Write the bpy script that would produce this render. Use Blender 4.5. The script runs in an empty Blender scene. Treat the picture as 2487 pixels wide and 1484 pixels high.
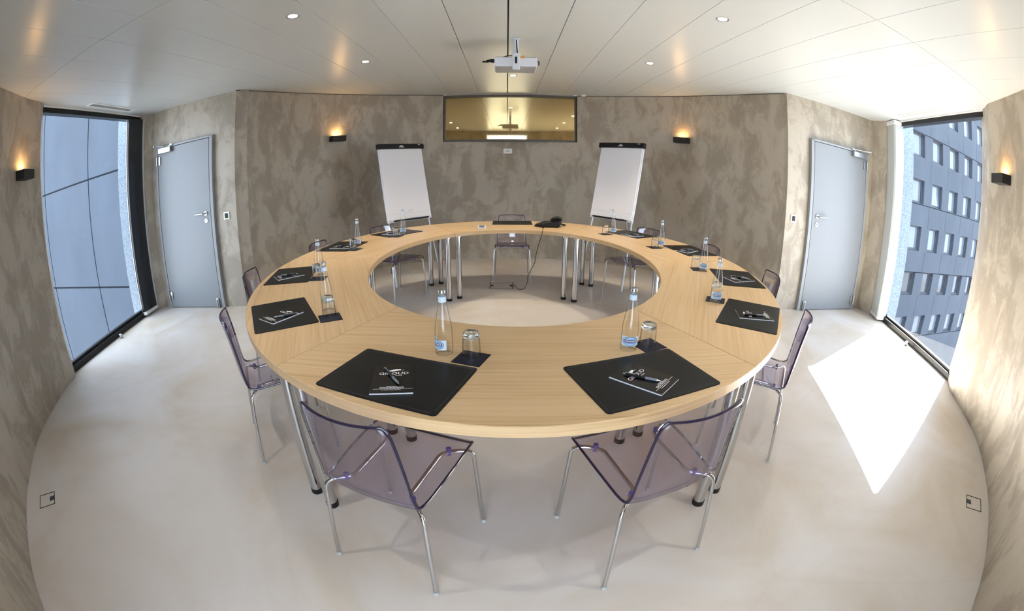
import bpy, bmesh, math, random
from mathutils import Vector, Matrix, Quaternion
random.seed(7)
C = bpy.context.scene.collection
sc = bpy.context.scene
PI = math.pi
H = 2.546            # ceiling height
TT = 0.74            # table top height

# ------------------------------------------------------------------ camera
cd = bpy.data.cameras.new('camera')
cam = bpy.data.objects.new('camera', cd)
C.objects.link(cam)
sc.camera = cam
pit, rol = -0.279475, 0.00297
fw = Vector((0, math.cos(pit), math.sin(pit)))
rt = Vector((1, 0, 0))
up = rt.cross(fw)
r2 = rt * math.cos(rol) + up * math.sin(rol)
u2 = -rt * math.sin(rol) + up * math.cos(rol)
cam.matrix_world = Matrix(((r2.x, u2.x, -fw.x, 0), (r2.y, u2.y, -fw.y, 0), (r2.z, u2.z, -fw.z, 1.4399), (0, 0, 0, 1)))
cd.type = 'PANO'
cd.panorama_type = 'FISHEYE_LENS_POLYNOMIAL'
cd.sensor_width = 36.0
cd.sensor_fit = 'HORIZONTAL'
cd.fisheye_fov = math.radians(200)
cd.fisheye_polynomial_k0 = 0
cd.fisheye_polynomial_k1 = -0.06605465324750572
cd.fisheye_polynomial_k2 = 0.0004860204110287324
cd.fisheye_polynomial_k3 = -7.55487295004143e-05
cd.fisheye_polynomial_k4 = 2.034333964558903e-06
cd.shift_x = 0.00537
cd.shift_y = -0.02945
cd.clip_start = 0.01
cd.clip_end = 300

# ------------------------------------------------------------------ world, sun, colour management
w = bpy.data.worlds.new('sky')
sc.world = w
w.use_nodes = True
bg = w.node_tree.nodes['Background']
bg.inputs['Color'].default_value = (0.78, 0.87, 1.0, 1)
bg.inputs['Strength'].default_value = 2.9
sd = bpy.data.lights.new('sun', 'SUN')
sun = bpy.data.objects.new('sun', sd)
C.objects.link(sun)
sd.energy = 41.0
sd.color = (1.0, 0.95, 0.88)
sd.angle = math.radians(0.6)
sun.rotation_mode = 'QUATERNION'
sun.rotation_quaternion = Vector((-2.265, -0.89, -2.40)).to_track_quat('-Z', 'Y')
sc.view_settings.view_transform = 'Standard'
sc.view_settings.look = 'None'
sc.view_settings.gamma = 1.0
sc.view_settings.use_curve_mapping = False
sc.view_settings.exposure = 1.55
sc.cycles.max_bounces = 12
sc.cycles.diffuse_bounces = 6
sc.cycles.glossy_bounces = 6
sc.cycles.transmission_bounces = 8
sc.cycles.transparent_max_bounces = 32
sc.cycles.caustics_reflective = False
sc.cycles.caustics_refractive = False
sc.cycles.sample_clamp_indirect = 6.0
sc.cycles.use_denoising = True

# ------------------------------------------------------------------ object helpers
def tag(o, label=None, cat=None, group=None, kind=None):
    if label: o['label'] = label
    if cat: o['category'] = cat
    if group: o['group'] = group
    if kind: o['kind'] = kind
    return o

def empty(name, loc=(0, 0, 0), rz=0.0):
    o = bpy.data.objects.new(name, None)
    o.empty_display_size = 0.05
    o.location = loc
    o.rotation_euler = (0, 0, rz)
    C.objects.link(o)
    return o

def obj(name, bm, mats, parent=None, smooth=False, loc=None, rz=None, angle=None):
    me = bpy.data.meshes.new(name)
    bmesh.ops.recalc_face_normals(bm, faces=bm.faces[:]) if bm.get('x') is None else None
    bm.to_mesh(me)
    bm.free()
    return mobj(name, me, mats, parent, smooth, loc, rz)

def mobj(name, me, mats, parent=None, smooth=False, loc=None, rz=None):
    if not isinstance(mats, (list, tuple)): mats = [mats]
    if len(me.materials) == 0:
        for m in mats: me.materials.append(m)
    if smooth:
        me.shade_smooth()
        try: me.set_sharp_from_angle(angle=math.radians(38))
        except Exception: pass
    o = bpy.data.objects.new(name, me)
    C.objects.link(o)
    if parent is not None: o.parent = parent
    if loc is not None: o.location = loc
    if rz is not None: o.rotation_euler = (0, 0, rz)
    return o

class BM:
    """small mesh collector; .bm is a bmesh, every call adds one shape"""
    def __init__(s):
        s.bm = bmesh.new()
    def faces(s, vs, fs, mi=0):
        bv = [s.bm.verts.new(v) for v in vs]
        for f in fs:
            try:
                fc = s.bm.faces.new([bv[i] for i in f]); fc.material_index = mi
            except ValueError: pass
        return bv
    def box(s, c, d, rz=0.0, bev=0.0, mi=0, M=None):
        x, y, z = d[0] / 2, d[1] / 2, d[2] / 2
        b2 = bmesh.new()
        bmesh.ops.create_cube(b2, size=1.0)
        bmesh.ops.scale(b2, vec=d, verts=b2.verts)
        if bev > 0:
            bmesh.ops.bevel(b2, geom=b2.edges[:], offset=bev, segments=2, affect='EDGES', profile=0.5)
        T = Matrix.Translation(c) @ (M if M is not None else Matrix.Rotation(rz, 4, 'Z'))
        s.join(b2, T, mi)
        return s
    def join(s, b2, T=Matrix.Identity(4), mi=0):
        mp = {}
        for v in b2.verts: mp[v] = s.bm.verts.new(T @ v.co)
        for f in b2.faces:
            try:
                g = s.bm.faces.new([mp[v] for v in f.verts]); g.material_index = mi; g.smooth = f.smooth
            except ValueError: pass
        b2.free()
    def cyl(s, p0, p1, r0, r1=None, n=20, cap=True, mi=0):
        r1 = r0 if r1 is None else r1
        p0, p1 = Vector(p0), Vector(p1)
        q = (p1 - p0).to_track_quat('Z', 'Y')
        rings = []
        for p, r in ((p0, r0), (p1, r1)):
            rings.append([s.bm.verts.new(p + q @ Vector((r * math.cos(2 * PI * i / n), r * math.sin(2 * PI * i / n), 0))) for i in range(n)])
        for i in range(n):
            f = s.bm.faces.new((rings[0][i], rings[0][(i + 1) % n], rings[1][(i + 1) % n], rings[1][i])); f.material_index = mi
        if cap:
            s.bm.faces.new(rings[0][::-1]).material_index = mi
            s.bm.faces.new(rings[1]).material_index = mi
        return s
    def lathe(s, prof, c=(0, 0, 0), n=32, mi=0, closed=False):
        c = Vector(c); rings = []
        for r, z in prof:
            if r < 1e-5: rings.append([s.bm.verts.new(c + Vector((0, 0, z)))])
            else: rings.append([s.bm.verts.new(c + Vector((r * math.cos(2 * PI * i / n), r * math.sin(2 * PI * i / n), z))) for i in range(n)])
        prs = list(zip(rings, rings[1:]))
        if closed: prs.append((rings[-1], rings[0]))
        for a, b in prs:
            for i in range(n):
                j = (i + 1) % n
                if len(a) == 1 and len(b) == 1: continue
                if len(a) == 1: vs = (a[0], b[j], b[i])
                elif len(b) == 1: vs = (a[i], a[j], b[0])
                else: vs = (a[i], a[j], b[j], b[i])
                s.bm.faces.new(vs).material_index = mi
        return s
    def tube(s, pts, r, n=12, mi=0, cap=True):
        pts = [Vector(p) for p in pts]
        rings = []; ref = None
        for i, p in enumerate(pts):
            t = ((pts[i + 1] - p) if i == 0 else (p - pts[i - 1]) if i == len(pts) - 1 else (pts[i + 1] - pts[i - 1])).normalized()
            if ref is None:
                ref = Vector((0, 0, 1)) if abs(t.z) < 0.9 else Vector((1, 0, 0))
            a = (ref - t * ref.dot(t)).normalized(); b = t.cross(a); ref = a
            rr = r[i] if isinstance(r, (list, tuple)) else r
            rings.append([s.bm.verts.new(p + (a * math.cos(2 * PI * k / n) + b * math.sin(2 * PI * k / n)) * rr) for k in range(n)])
        for a, b in zip(rings, rings[1:]):
            for k in range(n):
                s.bm.faces.new((a[k], a[(k + 1) % n], b[(k + 1) % n], b[k])).material_index = mi
        if cap:
            s.bm.faces.new(rings[0][::-1]).material_index = mi
            s.bm.faces.new(rings[-1]).material_index = mi
        return s
    def prism(s, poly, z0, z1, mi=0):
        a = [s.bm.verts.new((x, y, z0)) for x, y in poly]
        b = [s.bm.verts.new((x, y, z1)) for x, y in poly]
        n = len(poly)
        s.bm.faces.new(a[::-1]).material_index = mi
        s.bm.faces.new(b).material_index = mi
        for i in range(n):
            s.bm.faces.new((a[i], a[(i + 1) % n], b[(i + 1) % n], b[i])).material_index = mi
        return s
    def obj(s, name, mats, parent=None, smooth=False, loc=None, rz=None):
        bmesh.ops.recalc_face_normals(s.bm, faces=s.bm.faces[:])
        me = bpy.data.meshes.new(name)
        s.bm.to_mesh(me); s.bm.free()
        return mobj(name, me, mats, parent, smooth, loc, rz)

def round_path(pts, rad, n=6):
    """polyline with its inner corners rounded"""
    pts = [Vector(p) for p in pts]
    out = [pts[0]]
    for i in range(1, len(pts) - 1):
        a, b, c = pts[i - 1], pts[i], pts[i + 1]
        r = min(rad, (a - b).length * 0.48, (c - b).length * 0.48)
        p, q = b + (a - b).normalized() * r, b + (c - b).normalized() * r
        for k in range(n + 1):
            t = k / n
            out.append(p * (1 - t) ** 2 + b * 2 * t * (1 - t) + q * t * t)
    out.append(pts[-1])
    return out

def copy_tree(o, parent=None):
    c = o.copy(); C.objects.link(c)
    if parent is not None: c.parent = parent
    for ch in list(o.children): copy_tree(ch, c)
    return c

def text_mesh(body, size, extrude=0.0, spacing=1.0, bold=0.0):
    cu = bpy.data.curves.new('t', 'FONT')
    cu.body = body; cu.size = size; cu.align_x = 'CENTER'; cu.align_y = 'CENTER'
    cu.extrude = extrude; cu.space_character = spacing; cu.offset = bold; cu.resolution_u = 3
    o = bpy.data.objects.new('t', cu); C.objects.link(o)
    dg = bpy.context.evaluated_depsgraph_get(); dg.update()
    me = bpy.data.meshes.new_from_object(o.evaluated_get(dg))
    vs = [v.co.copy() for v in me.vertices]; fs = [tuple(p.vertices) for p in me.polygons]
    bpy.data.objects.remove(o); bpy.data.curves.remove(cu); bpy.data.meshes.remove(me)
    return vs, fs

def interp(x, xs, ys):
    for i in range(len(xs) - 1):
        if x <= xs[i + 1]:
            # catmull-rom / hermite
            t = (x - xs[i]) / (xs[i + 1] - xs[i])
            def slope(k):
                if k == 0: return (ys[1] - ys[0]) / (xs[1] - xs[0]) if xs[0] != 0 else 0.0
                if k == len(xs) - 1: return (ys[-1] - ys[-2]) / (xs[-1] - xs[-2])
                return (ys[k + 1] - ys[k - 1]) / (xs[k + 1] - xs[k - 1])
            h = xs[i + 1] - xs[i]
            m0, m1 = slope(i) * h, slope(i + 1) * h
            return (2*t**3-3*t*t+1)*ys[i] + (t**3-2*t*t+t)*m0 + (-2*t**3+3*t*t)*ys[i+1] + (t**3-t*t)*m1
    return ys[-1]

# ------------------------------------------------------------------ materials
def mat(name, col=(0.8, 0.8, 0.8), rough=0.5, metal=0.0, spec=0.5, coat=0.0, emit=None, estr=0.0):
    m = bpy.data.materials.new(name); m.use_nodes = True
    b = m.node_tree.nodes['Principled BSDF']
    b.inputs['Base Color'].default_value = (*col, 1)
    b.inputs['Roughness'].default_value = rough
    b.inputs['Metallic'].default_value = metal
    b.inputs['Specular IOR Level'].default_value = spec
    b.inputs['Coat Weight'].default_value = coat
    if emit:
        b.inputs['Emission Color'].default_value = (*emit, 1); b.inputs['Emission Strength'].default_value = estr
    return m

def nodes(m): return m.node_tree.nodes, m.node_tree.links, m.node_tree.nodes['Principled BSDF']

def ramp(ns, stops):
    r = ns.new('ShaderNodeValToRGB')
    e = r.color_ramp.elements
    while len(e) < len(stops): e.new(0.5)
    for k, (p, c) in enumerate(stops):
        e[k].position = p; e[k].color = (*c, 1)
    return r

def clear(name, tint, gl_rough=0.0, ior=1.5, edge=None, edge_blend=0.5, edge_amt=1.0):
    """thin clear sheet: straight-through tinted transparency + fresnel reflection (tint deepens at grazing angles, as in thicker glass)"""
    m = bpy.data.materials.new(name); m.use_nodes = True
    ns, ln = m.node_tree.nodes, m.node_tree.links
    ns.clear()
    out = ns.new('ShaderNodeOutputMaterial')
    tr = ns.new('ShaderNodeBsdfTransparent'); tr.inputs[0].default_value = (*tint, 1)
    gl = ns.new('ShaderNodeBsdfGlossy'); gl.inputs['Roughness'].default_value = gl_rough
    f0 = ((ior - 1) / (ior + 1)) ** 2
    fl = ns.new('ShaderNodeLayerWeight'); fl.inputs['Blend'].default_value = 0.5
    pw = ns.new('ShaderNodeMath'); pw.operation = 'POWER'; pw.inputs[1].default_value = 5.0
    fr = ns.new('ShaderNodeMath'); fr.operation = 'MULTIPLY_ADD'; fr.inputs[1].default_value = 1 - f0; fr.inputs[2].default_value = f0
    ln.new(fl.outputs['Facing'], pw.inputs[0]); ln.new(pw.outputs[0], fr.inputs[0])
    mx = ns.new('ShaderNodeMixShader')
    ln.new(fr.outputs[0], mx.inputs[0]); ln.new(tr.outputs[0], mx.inputs[1]); ln.new(gl.outputs[0], mx.inputs[2])
    if edge is not None:
        lw = ns.new('ShaderNodeLayerWeight'); lw.inputs['Blend'].default_value = edge_blend
        r = ramp(ns, [(0.0, tint), (0.52, tint), (0.95, edge)])
        ln.new(lw.outputs['Facing'], r.inputs[0]); ln.new(r.outputs[0], tr.inputs[0])
    ln.new(mx.outputs[0], out.inputs[0])
    return m

def plaster(name, dark, light, rough=0.5):
    m = mat(name, light, rough)
    ns, ln, b = nodes(m)
    tc = ns.new('ShaderNodeTexCoord')
    n1 = ns.new('ShaderNodeTexNoise'); n1.inputs['Scale'].default_value = 4.4; n1.inputs['Detail'].default_value = 9; n1.inputs['Roughness'].default_value = 0.64; n1.inputs['Distortion'].default_value = 0.55
    n2 = ns.new('ShaderNodeTexNoise'); n2.inputs['Scale'].default_value = 0.7; n2.inputs['Detail'].default_value = 2
    n3 = ns.new('ShaderNodeTexNoise'); n3.inputs['Scale'].default_value = 38; n3.inputs['Detail'].default_value = 3
    mp = ns.new('ShaderNodeMapping'); mp.inputs['Scale'].default_value = (1, 1, 0.6)
    ln.new(tc.outputs['Object'], mp.inputs[0])
    for n in (n1, n2): ln.new(mp.outputs[0], n.inputs['Vector'])
    ln.new(tc.outputs['Object'], n3.inputs['Vector'])
    r = ramp(ns, [(0.42, dark), (0.50, tuple((a + c) / 2 for a, c in zip(dark, light))), (0.54, light), (0.75, tuple(c * 1.06 for c in light))])
    ad = ns.new('ShaderNodeMath'); ad.operation = 'MULTIPLY_ADD'; ad.inputs[1].default_value = 0.35
    ln.new(n2.outputs['Fac'], ad.inputs[0])
    sub = ns.new('ShaderNodeMath'); sub.operation = 'ADD'; sub.inputs[1].default_value = -0.175
    ln.new(n1.outputs['Fac'], ad.inputs[2]); ln.new(ad.outputs[0], sub.inputs[0])
    ad2 = ns.new('ShaderNodeMath'); ad2.operation = 'MULTIPLY_ADD'; ad2.inputs[1].default_value = 0.12
    ln.new(n3.outputs['Fac'], ad2.inputs[0]); ln.new(sub.outputs[0], ad2.inputs[2])
    s3 = ns.new('ShaderNodeMath'); s3.operation = 'ADD'; s3.inputs[1].default_value = -0.06
    ln.new(ad2.outputs[0], s3.inputs[0])
    ln.new(s3.outputs[0], r.inputs[0]); ln.new(r.outputs[0], b.inputs['Base Color'])
    rr = ns.new('ShaderNodeMapRange'); rr.inputs[1].default_value = 0.35; rr.inputs[2].default_value = 0.65; rr.inputs[3].default_value = rough + 0.12; rr.inputs[4].default_value = rough - 0.08
    ln.new(n1.outputs['Fac'], rr.inputs[0]); ln.new(rr.outputs[0], b.inputs['Roughness'])
    bp = ns.new('ShaderNodeBump'); bp.inputs['Strength'].default_value = 0.08; bp.inputs['Distance'].default_value = 0.01
    ln.new(n3.outputs['Fac'], bp.inputs['Height']); ln.new(bp.outputs[0], b.inputs['Normal'])
    return m

M = {}
M['plaster'] = plaster('plaster', (0.298, 0.256, 0.204), (0.392, 0.346, 0.282), 0.5)
def floor_mat():
    m = mat('poured_floor', (0.6, 0.56, 0.5), 0.34)
    ns, ln, b = nodes(m)
    tc = ns.new('ShaderNodeTexCoord')
    n1 = ns.new('ShaderNodeTexNoise'); n1.inputs['Scale'].default_value = 0.9; n1.inputs['Detail'].default_value = 7; n1.inputs['Roughness'].default_value = 0.6; n1.inputs['Distortion'].default_value = 0.8
    ln.new(tc.outputs['Object'], n1.inputs['Vector'])
    r = ramp(ns, [(0.32, (0.49, 0.42, 0.335)), (0.46, (0.555, 0.50, 0.445)), (0.58, (0.595, 0.555, 0.525)), (0.8, (0.63, 0.595, 0.57))])
    ln.new(n1.outputs['Fac'], r.inputs[0]); ln.new(r.outputs[0], b.inputs['Base Color'])
    v = ns.new('ShaderNodeTexVoronoi'); v.feature = 'DISTANCE_TO_EDGE'; v.inputs['Scale'].default_value = 0.55
    n2 = ns.new('ShaderNodeTexNoise'); n2.inputs['Scale'].default_value = 1.2
    mx = ns.new('ShaderNodeVectorMath'); mx.operation = 'MULTIPLY_ADD'; mx.inputs[1].default_value = (1.6, 1.6, 0)
    ln.new(n2.outputs['Color'], mx.inputs[0]); ln.new(tc.outputs['Object'], mx.inputs[2]); ln.new(mx.outputs[0], v.inputs['Vector'])
    r2 = ramp(ns, [(0.0, (0.90, 0.90, 0.90)), (0.006, (1, 1, 1))])
    ln.new(v.outputs['Distance'], r2.inputs[0])
    mm = ns.new('ShaderNodeMix'); mm.data_type = 'RGBA'; mm.blend_type = 'MULTIPLY'; mm.inputs['Factor'].default_value = 0.35
    ln.new(r.outputs[0], mm.inputs['A']); ln.new(r2.outputs[0], mm.inputs['B']); ln.new(mm.outputs['Result'], b.inputs['Base Color'])
    n3 = ns.new('ShaderNodeTexNoise'); n3.inputs['Scale'].default_value = 5; n3.inputs['Detail'].default_value = 4
    ln.new(tc.outputs['Object'], n3.inputs['Vector'])
    rr = ns.new('ShaderNodeMapRange'); rr.inputs[3].default_value = 0.26; rr.inputs[4].default_value = 0.46
    ln.new(n3.outputs['Fac'], rr.inputs[0]); ln.new(rr.outputs[0], b.inputs['Roughness'])
    return m
M['floor'] = floor_mat()
M['ceiling'] = mat('white_metal_panel', (0.62, 0.655, 0.665), 0.30, 0.0, 0.5)
M['void'] = mat('dark_void', (0.02, 0.02, 0.02), 0.9)
M['ceil_back'] = mat('ceiling_backing', (0.07, 0.065, 0.055), 0.9)
def wood_mat(edge=False):
    m = mat('oak_veneer_edge' if edge else 'oak_veneer', (0.6, 0.4, 0.2), 0.36, 0, 0.4)
    ns, ln, b = nodes(m)
    uv = ns.new('ShaderNodeUVMap')
    mp = ns.new('ShaderNodeMapping'); mp.inputs['Scale'].default_value = (0.55, 30, 1) if not edge else (0.8, 90, 1)
    ln.new(uv.outputs[0], mp.inputs[0])
    n1 = ns.new('ShaderNodeTexNoise'); n1.inputs['Scale'].default_value = 2.2; n1.inputs['Detail'].default_value = 6; n1.inputs['Roughness'].default_value = 0.62; n1.inputs['Distortion'].default_value = 0.3
    ln.new(mp.outputs[0], n1.inputs['Vector'])
    mp2 = ns.new('ShaderNodeMapping'); mp2.inputs['Scale'].default_value = (0.35, 4.0, 1)
    ln.new(uv.outputs[0], mp2.inputs[0])
    n2 = ns.new('ShaderNodeTexNoise'); n2.inputs['Scale'].default_value = 2.0; n2.inputs['Detail'].default_value = 3
    ln.new(mp2.outputs[0], n2.inputs['Vector'])
    ad = ns.new('ShaderNodeMath'); ad.operation = 'MULTIPLY_ADD'; ad.inputs[1].default_value = 0.55
    ln.new(n2.outputs['Fac'], ad.inputs[0]); ln.new(n1.outputs['Fac'], ad.inputs[2])
    sb = ns.new('ShaderNodeMath'); sb.operation = 'ADD'; sb.inputs[1].default_value = -0.275
    ln.new(ad.outputs[0], sb.inputs[0])
    r = ramp(ns, [(0.26, (0.47, 0.295, 0.14)), (0.42, (0.575, 0.385, 0.20)), (0.56, (0.625, 0.43, 0.235)), (0.78, (0.675, 0.485, 0.28))])
    ln.new(sb.outputs[0], r.inputs[0]); ln.new(r.outputs[0], b.inputs['Base Color'])
    return m
M['wood'] = wood_mat(); M['wood_edge'] = wood_mat(True)
M['chrome'] = mat('chrome', (0.58, 0.58, 0.58), 0.10, 1.0)
M['satin'] = mat('satin_steel', (0.46, 0.47, 0.48), 0.28, 1.0)
M['black'] = mat('black_plastic', (0.009, 0.009, 0.010), 0.35, 0, 0.3)
M['black_matte'] = mat('black_matte', (0.012, 0.012, 0.012), 0.7)
M['leather'] = mat('black_leatherette', (0.006, 0.0065, 0.0065), 0.40, 0, 0.22)
def leather_bump(m):
    ns, ln, b = nodes(m)
    tc = ns.new('ShaderNodeTexCoord'); v = ns.new('ShaderNodeTexVoronoi'); v.inputs['Scale'].default_value = 500
    ln.new(tc.outputs['Object'], v.inputs['Vector'])
    bp = ns.new('ShaderNodeBump'); bp.inputs['Strength'].default_value = 0.12; bp.inputs['Distance'].default_value = 0.001
    ln.new(v.outputs['Distance'], bp.inputs['Height']); ln.new(bp.outputs[0], b.inputs['Normal'])
leather_bump(M['leather'])
M['stitch'] = mat('dark_stitch', (0.05, 0.052, 0.052), 0.8)
M['coaster'] = mat('navy_leatherette', (0.009, 0.010, 0.022), 0.5, 0, 0.2)
M['cover'] = mat('black_card', (0.005, 0.005, 0.005), 0.25, 0, 0.25)
M['paper'] = mat('white_paper', (0.78, 0.78, 0.82), 0.7)
M['board'] = mat('white_board', (0.74, 0.75, 0.82), 0.55)
M['ink'] = mat('white_ink', (0.85, 0.85, 0.86), 0.5)
M['greyink'] = mat('grey_ink', (0.35, 0.36, 0.40), 0.6)
M['grip'] = mat('grey_rubber_grip', (0.16, 0.18, 0.21), 0.4)
M['polycarb'] = clear('smoky_lilac_polycarbonate', (0.925, 0.905, 0.962), 0.0, 1.75, (0.36, 0.29, 0.47), 0.5)
M['polyrim'] = mat('dark_violet_rim', (0.018, 0.012, 0.035), 0.12, 0, 0.6)
M['fixing'] = mat('violet_fixing', (0.13, 0.09, 0.33), 0.15, 0, 0.6)
M['glass'] = clear('clear_glass', (0.985, 0.992, 0.988), 0.0, 1.75, (0.38, 0.41, 0.39), 0.5)
M['thick_glass'] = bpy.data.materials.new('thick_clear_glass')
def _tg(m):
    m.use_nodes = True; ns, ln = m.node_tree.nodes, m.node_tree.links; ns.clear()
    o = ns.new('ShaderNodeOutputMaterial'); g = ns.new('ShaderNodeBsdfGlass'); g.inputs['IOR'].default_value = 1.5; g.inputs['Roughness'].default_value = 0.0; g.inputs['Color'].default_value = (0.96, 0.97, 0.965, 1)
    ln.new(g.outputs[0], o.inputs[0])
_tg(M['thick_glass'])
M['tumbler'] = clear('tumbler_glass', (0.985, 0.988, 0.985), 0.0, 1.65, (0.34, 0.35, 0.35), 0.5)
M['window_glass'] = clear('window_glass', (0.93, 0.96, 0.98), 0.0, 1.28)
M['cap'] = mat('silver_cap', (0.46, 0.48, 0.48), 0.25, 0.9)
M['label'] = mat('pale_blue_label', (0.60, 0.73, 0.86), 0.5)
M['label_in'] = mat('light_blue_label', (0.42, 0.62, 0.84), 0.5)
M['navy'] = mat('navy_print', (0.02, 0.03, 0.20), 0.5)
M['navy_ring'] = mat('dark_teal_print', (0.02, 0.07, 0.14), 0.5)
M['door'] = mat('grey_lacquer_door', (0.20, 0.21, 0.225), 0.36)
M['frame'] = mat('grey_lacquer_frame', (0.25, 0.26, 0.27), 0.36)
M['gap'] = mat('dark_gap', (0.03, 0.03, 0.03), 0.8)
M['white'] = mat('white_plastic', (0.80, 0.80, 0.78), 0.4)
M['cream'] = mat('cream_plastic', (0.78, 0.76, 0.66), 0.4)
M['projector'] = mat('projector_shell', (0.70, 0.74, 0.82), 0.45)
M['proj_under'] = mat('projector_underside', (0.36, 0.37, 0.40), 0.5)
M['yellow'] = mat('yellow_tag', (0.65, 0.38, 0.08), 0.5)
M['blindw'] = mat('white_pleated_fabric', (0.44, 0.46, 0.45), 0.6)
M['blindd'] = mat('dark_blind_fabric', (0.02, 0.022, 0.027), 0.18, 0, 0.5)
def stone_mat():
    m = mat('rough_render', (0.72, 0.75, 0.78), 0.9)
    ns, ln, b = nodes(m)
    tc = ns.new('ShaderNodeTexCoord'); n = ns.new('ShaderNodeTexNoise'); n.inputs['Scale'].default_value = 60; n.inputs['Detail'].default_value = 5
    ln.new(tc.outputs['Object'], n.inputs['Vector'])
    r = ramp(ns, [(0.35, (0.10, 0.125, 0.155)), (0.6, (0.20, 0.235, 0.27))])
    ln.new(n.outputs['Fac'], r.inputs[0]); ln.new(r.outputs[0], b.inputs['Base Color'])
    return m
M['stone'] = stone_mat()
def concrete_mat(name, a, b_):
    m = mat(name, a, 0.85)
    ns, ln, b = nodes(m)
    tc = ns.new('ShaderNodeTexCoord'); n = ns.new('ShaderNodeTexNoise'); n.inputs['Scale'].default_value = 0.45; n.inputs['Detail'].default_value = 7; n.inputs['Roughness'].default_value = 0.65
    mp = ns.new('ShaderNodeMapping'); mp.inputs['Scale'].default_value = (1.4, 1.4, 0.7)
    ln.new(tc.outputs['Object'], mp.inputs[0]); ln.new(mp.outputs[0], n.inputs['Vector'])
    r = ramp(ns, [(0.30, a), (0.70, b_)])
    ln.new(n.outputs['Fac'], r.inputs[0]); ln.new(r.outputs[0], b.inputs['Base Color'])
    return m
M['facade_r'] = concrete_mat('grey_concrete', (0.028, 0.036, 0.050), (0.042, 0.052, 0.070))
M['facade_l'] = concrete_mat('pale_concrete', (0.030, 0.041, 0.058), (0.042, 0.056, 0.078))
M['joint'] = mat('facade_joint', (0.006, 0.008, 0.012), 0.9, 0, 0.1)
M['wframe'] = mat('dark_window_frame', (0.035, 0.04, 0.05), 0.6)
M['strip_frame'] = mat('grey_bronze_frame', (0.10, 0.098, 0.082), 0.5)
M['pane'] = mat('facade_pane', (0.10, 0.12, 0.15), 0.10, 0, 0.5)
M['pane_dark'] = mat('facade_pane_dark', (0.035, 0.042, 0.052), 0.06, 0, 0.5)
M['ground'] = concrete_mat('street_paving', (0.10, 0.10, 0.10), (0.13, 0.13, 0.13))
def gold_mat():
    m = mat('gold_tinted_glass', (0.74, 0.57, 0.29), 0.03, 1.0)
    return m
M['gold'] = gold_mat()
M['bulb'] = mat('lit_lamp', (1, 1, 1), 0.5, emit=(1.0, 0.93, 0.82), estr=9.0)
M['warmbulb'] = mat('lit_warm_lamp', (1, 1, 1), 0.5, emit=(1.0, 0.62, 0.25), estr=5.0)
M['ringwhite'] = mat('lamp_ring', (0.30, 0.30, 0.29), 0.35, 0.5)
M['vent'] = mat('vent_grey', (0.42, 0.43, 0.42), 0.5)

# ================================================================== the room shell
kx = [0, .55, 1.08, 1.8, 2.33, 2.73, 3.097]
ky = [6.70, 6.66, 6.53, 6.14, 5.63, 5.02, 4.165]
nx = [0, .65, 1.3, 1.97, 2.24, 2.65, 2.865, 3.095, 3.39, 3.62, 4.07]
ny = [-.53, -.47, -.30, .03, .147, .386, .53, .715, .975, 1.25, 1.875]
BX, NX0 = 0.045, 0.03
def wback(x): return interp(abs(x - BX), kx, ky)
def wnear(x): return interp(abs(x - NX0), nx, ny)
LC, RC = (-3.062, 4.19), (3.144, 4.115)          # corners back wall / door walls
LD, RD = (-4.489, 4.05), (4.738, 4.064)          # far ends of the door walls
LW0, LW1, LW2 = (-4.145, 2.005), (-4.540, 3.61), (-4.620, 3.935)   # left window line
RW0, RW1, RW2 = (4.180, 1.865), (4.770, 3.505), (4.875, 3.80)
LN, RN = (-4.038, 1.943), (4.102, 1.80)          # ends of the near walls

def wall_strip(name, pts, zs, m, thick=0.16, side=1, z0=0.0, label=None):
    """curved wall built from inner plan points; zs(i) gives the list of (z0,z1) solid spans of span i; thickness goes away from the room"""
    pts = [Vector((p[0], p[1], 0)) for p in pts]
    nrm = []
    for i in range(len(pts)):
        t = (pts[min(i + 1, len(pts) - 1)] - pts[max(i - 1, 0)]).normalized()
        nrm.append(Vector((t.y, -t.x, 0)) * side)
    b = BM(); n_ = len(pts)
    for i in range(n_ - 1):
        a, c = pts[i], pts[i + 1]
        ao, co = a + nrm[i] * thick, c + nrm[i + 1] * thick
        for (lo, hi) in zs(i):
            q = [a, c, co, ao]
            vs = [(p.x, p.y, lo) for p in q] + [(p.x, p.y, hi) for p in q]
            fs = [(3, 2, 1, 0), (4, 5, 6, 7), (0, 1, 5, 4), (2, 3, 7, 6)]
            if i == 0: fs.append((3, 0, 4, 7))
            if i == n_ - 2: fs.append((1, 2, 6, 5))
            b.faces(vs, fs)
        # reveal faces where an opening starts or ends
        for j, base in ((i - 1, i), ):
            if j < 0 or zs(j) == zs(i): continue
            p, po = pts[i], pts[i] + nrm[i] * thick
            full = max([zs(j), zs(i)], key=lambda l: sum(h - l0 for l0, h in l)); part = zs(i) if full == zs(j) else zs(j)
            lo, hi = (part[0][1], full[0][1]) if part[0][0] == 0 else (0, part[0][0])
            b.faces([(p.x, p.y, lo), (po.x, po.y, lo), (po.x, po.y, hi), (p.x, p.y, hi)], [(0, 1, 2, 3)])
    bmesh.ops.remove_doubles(b.bm, verts=b.bm.verts[:], dist=1e-5)
    # drop interior faces shared by neighbours
    o = b.obj(name, m, smooth=True)
    return tag(o, label, 'wall', kind='structure')

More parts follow.
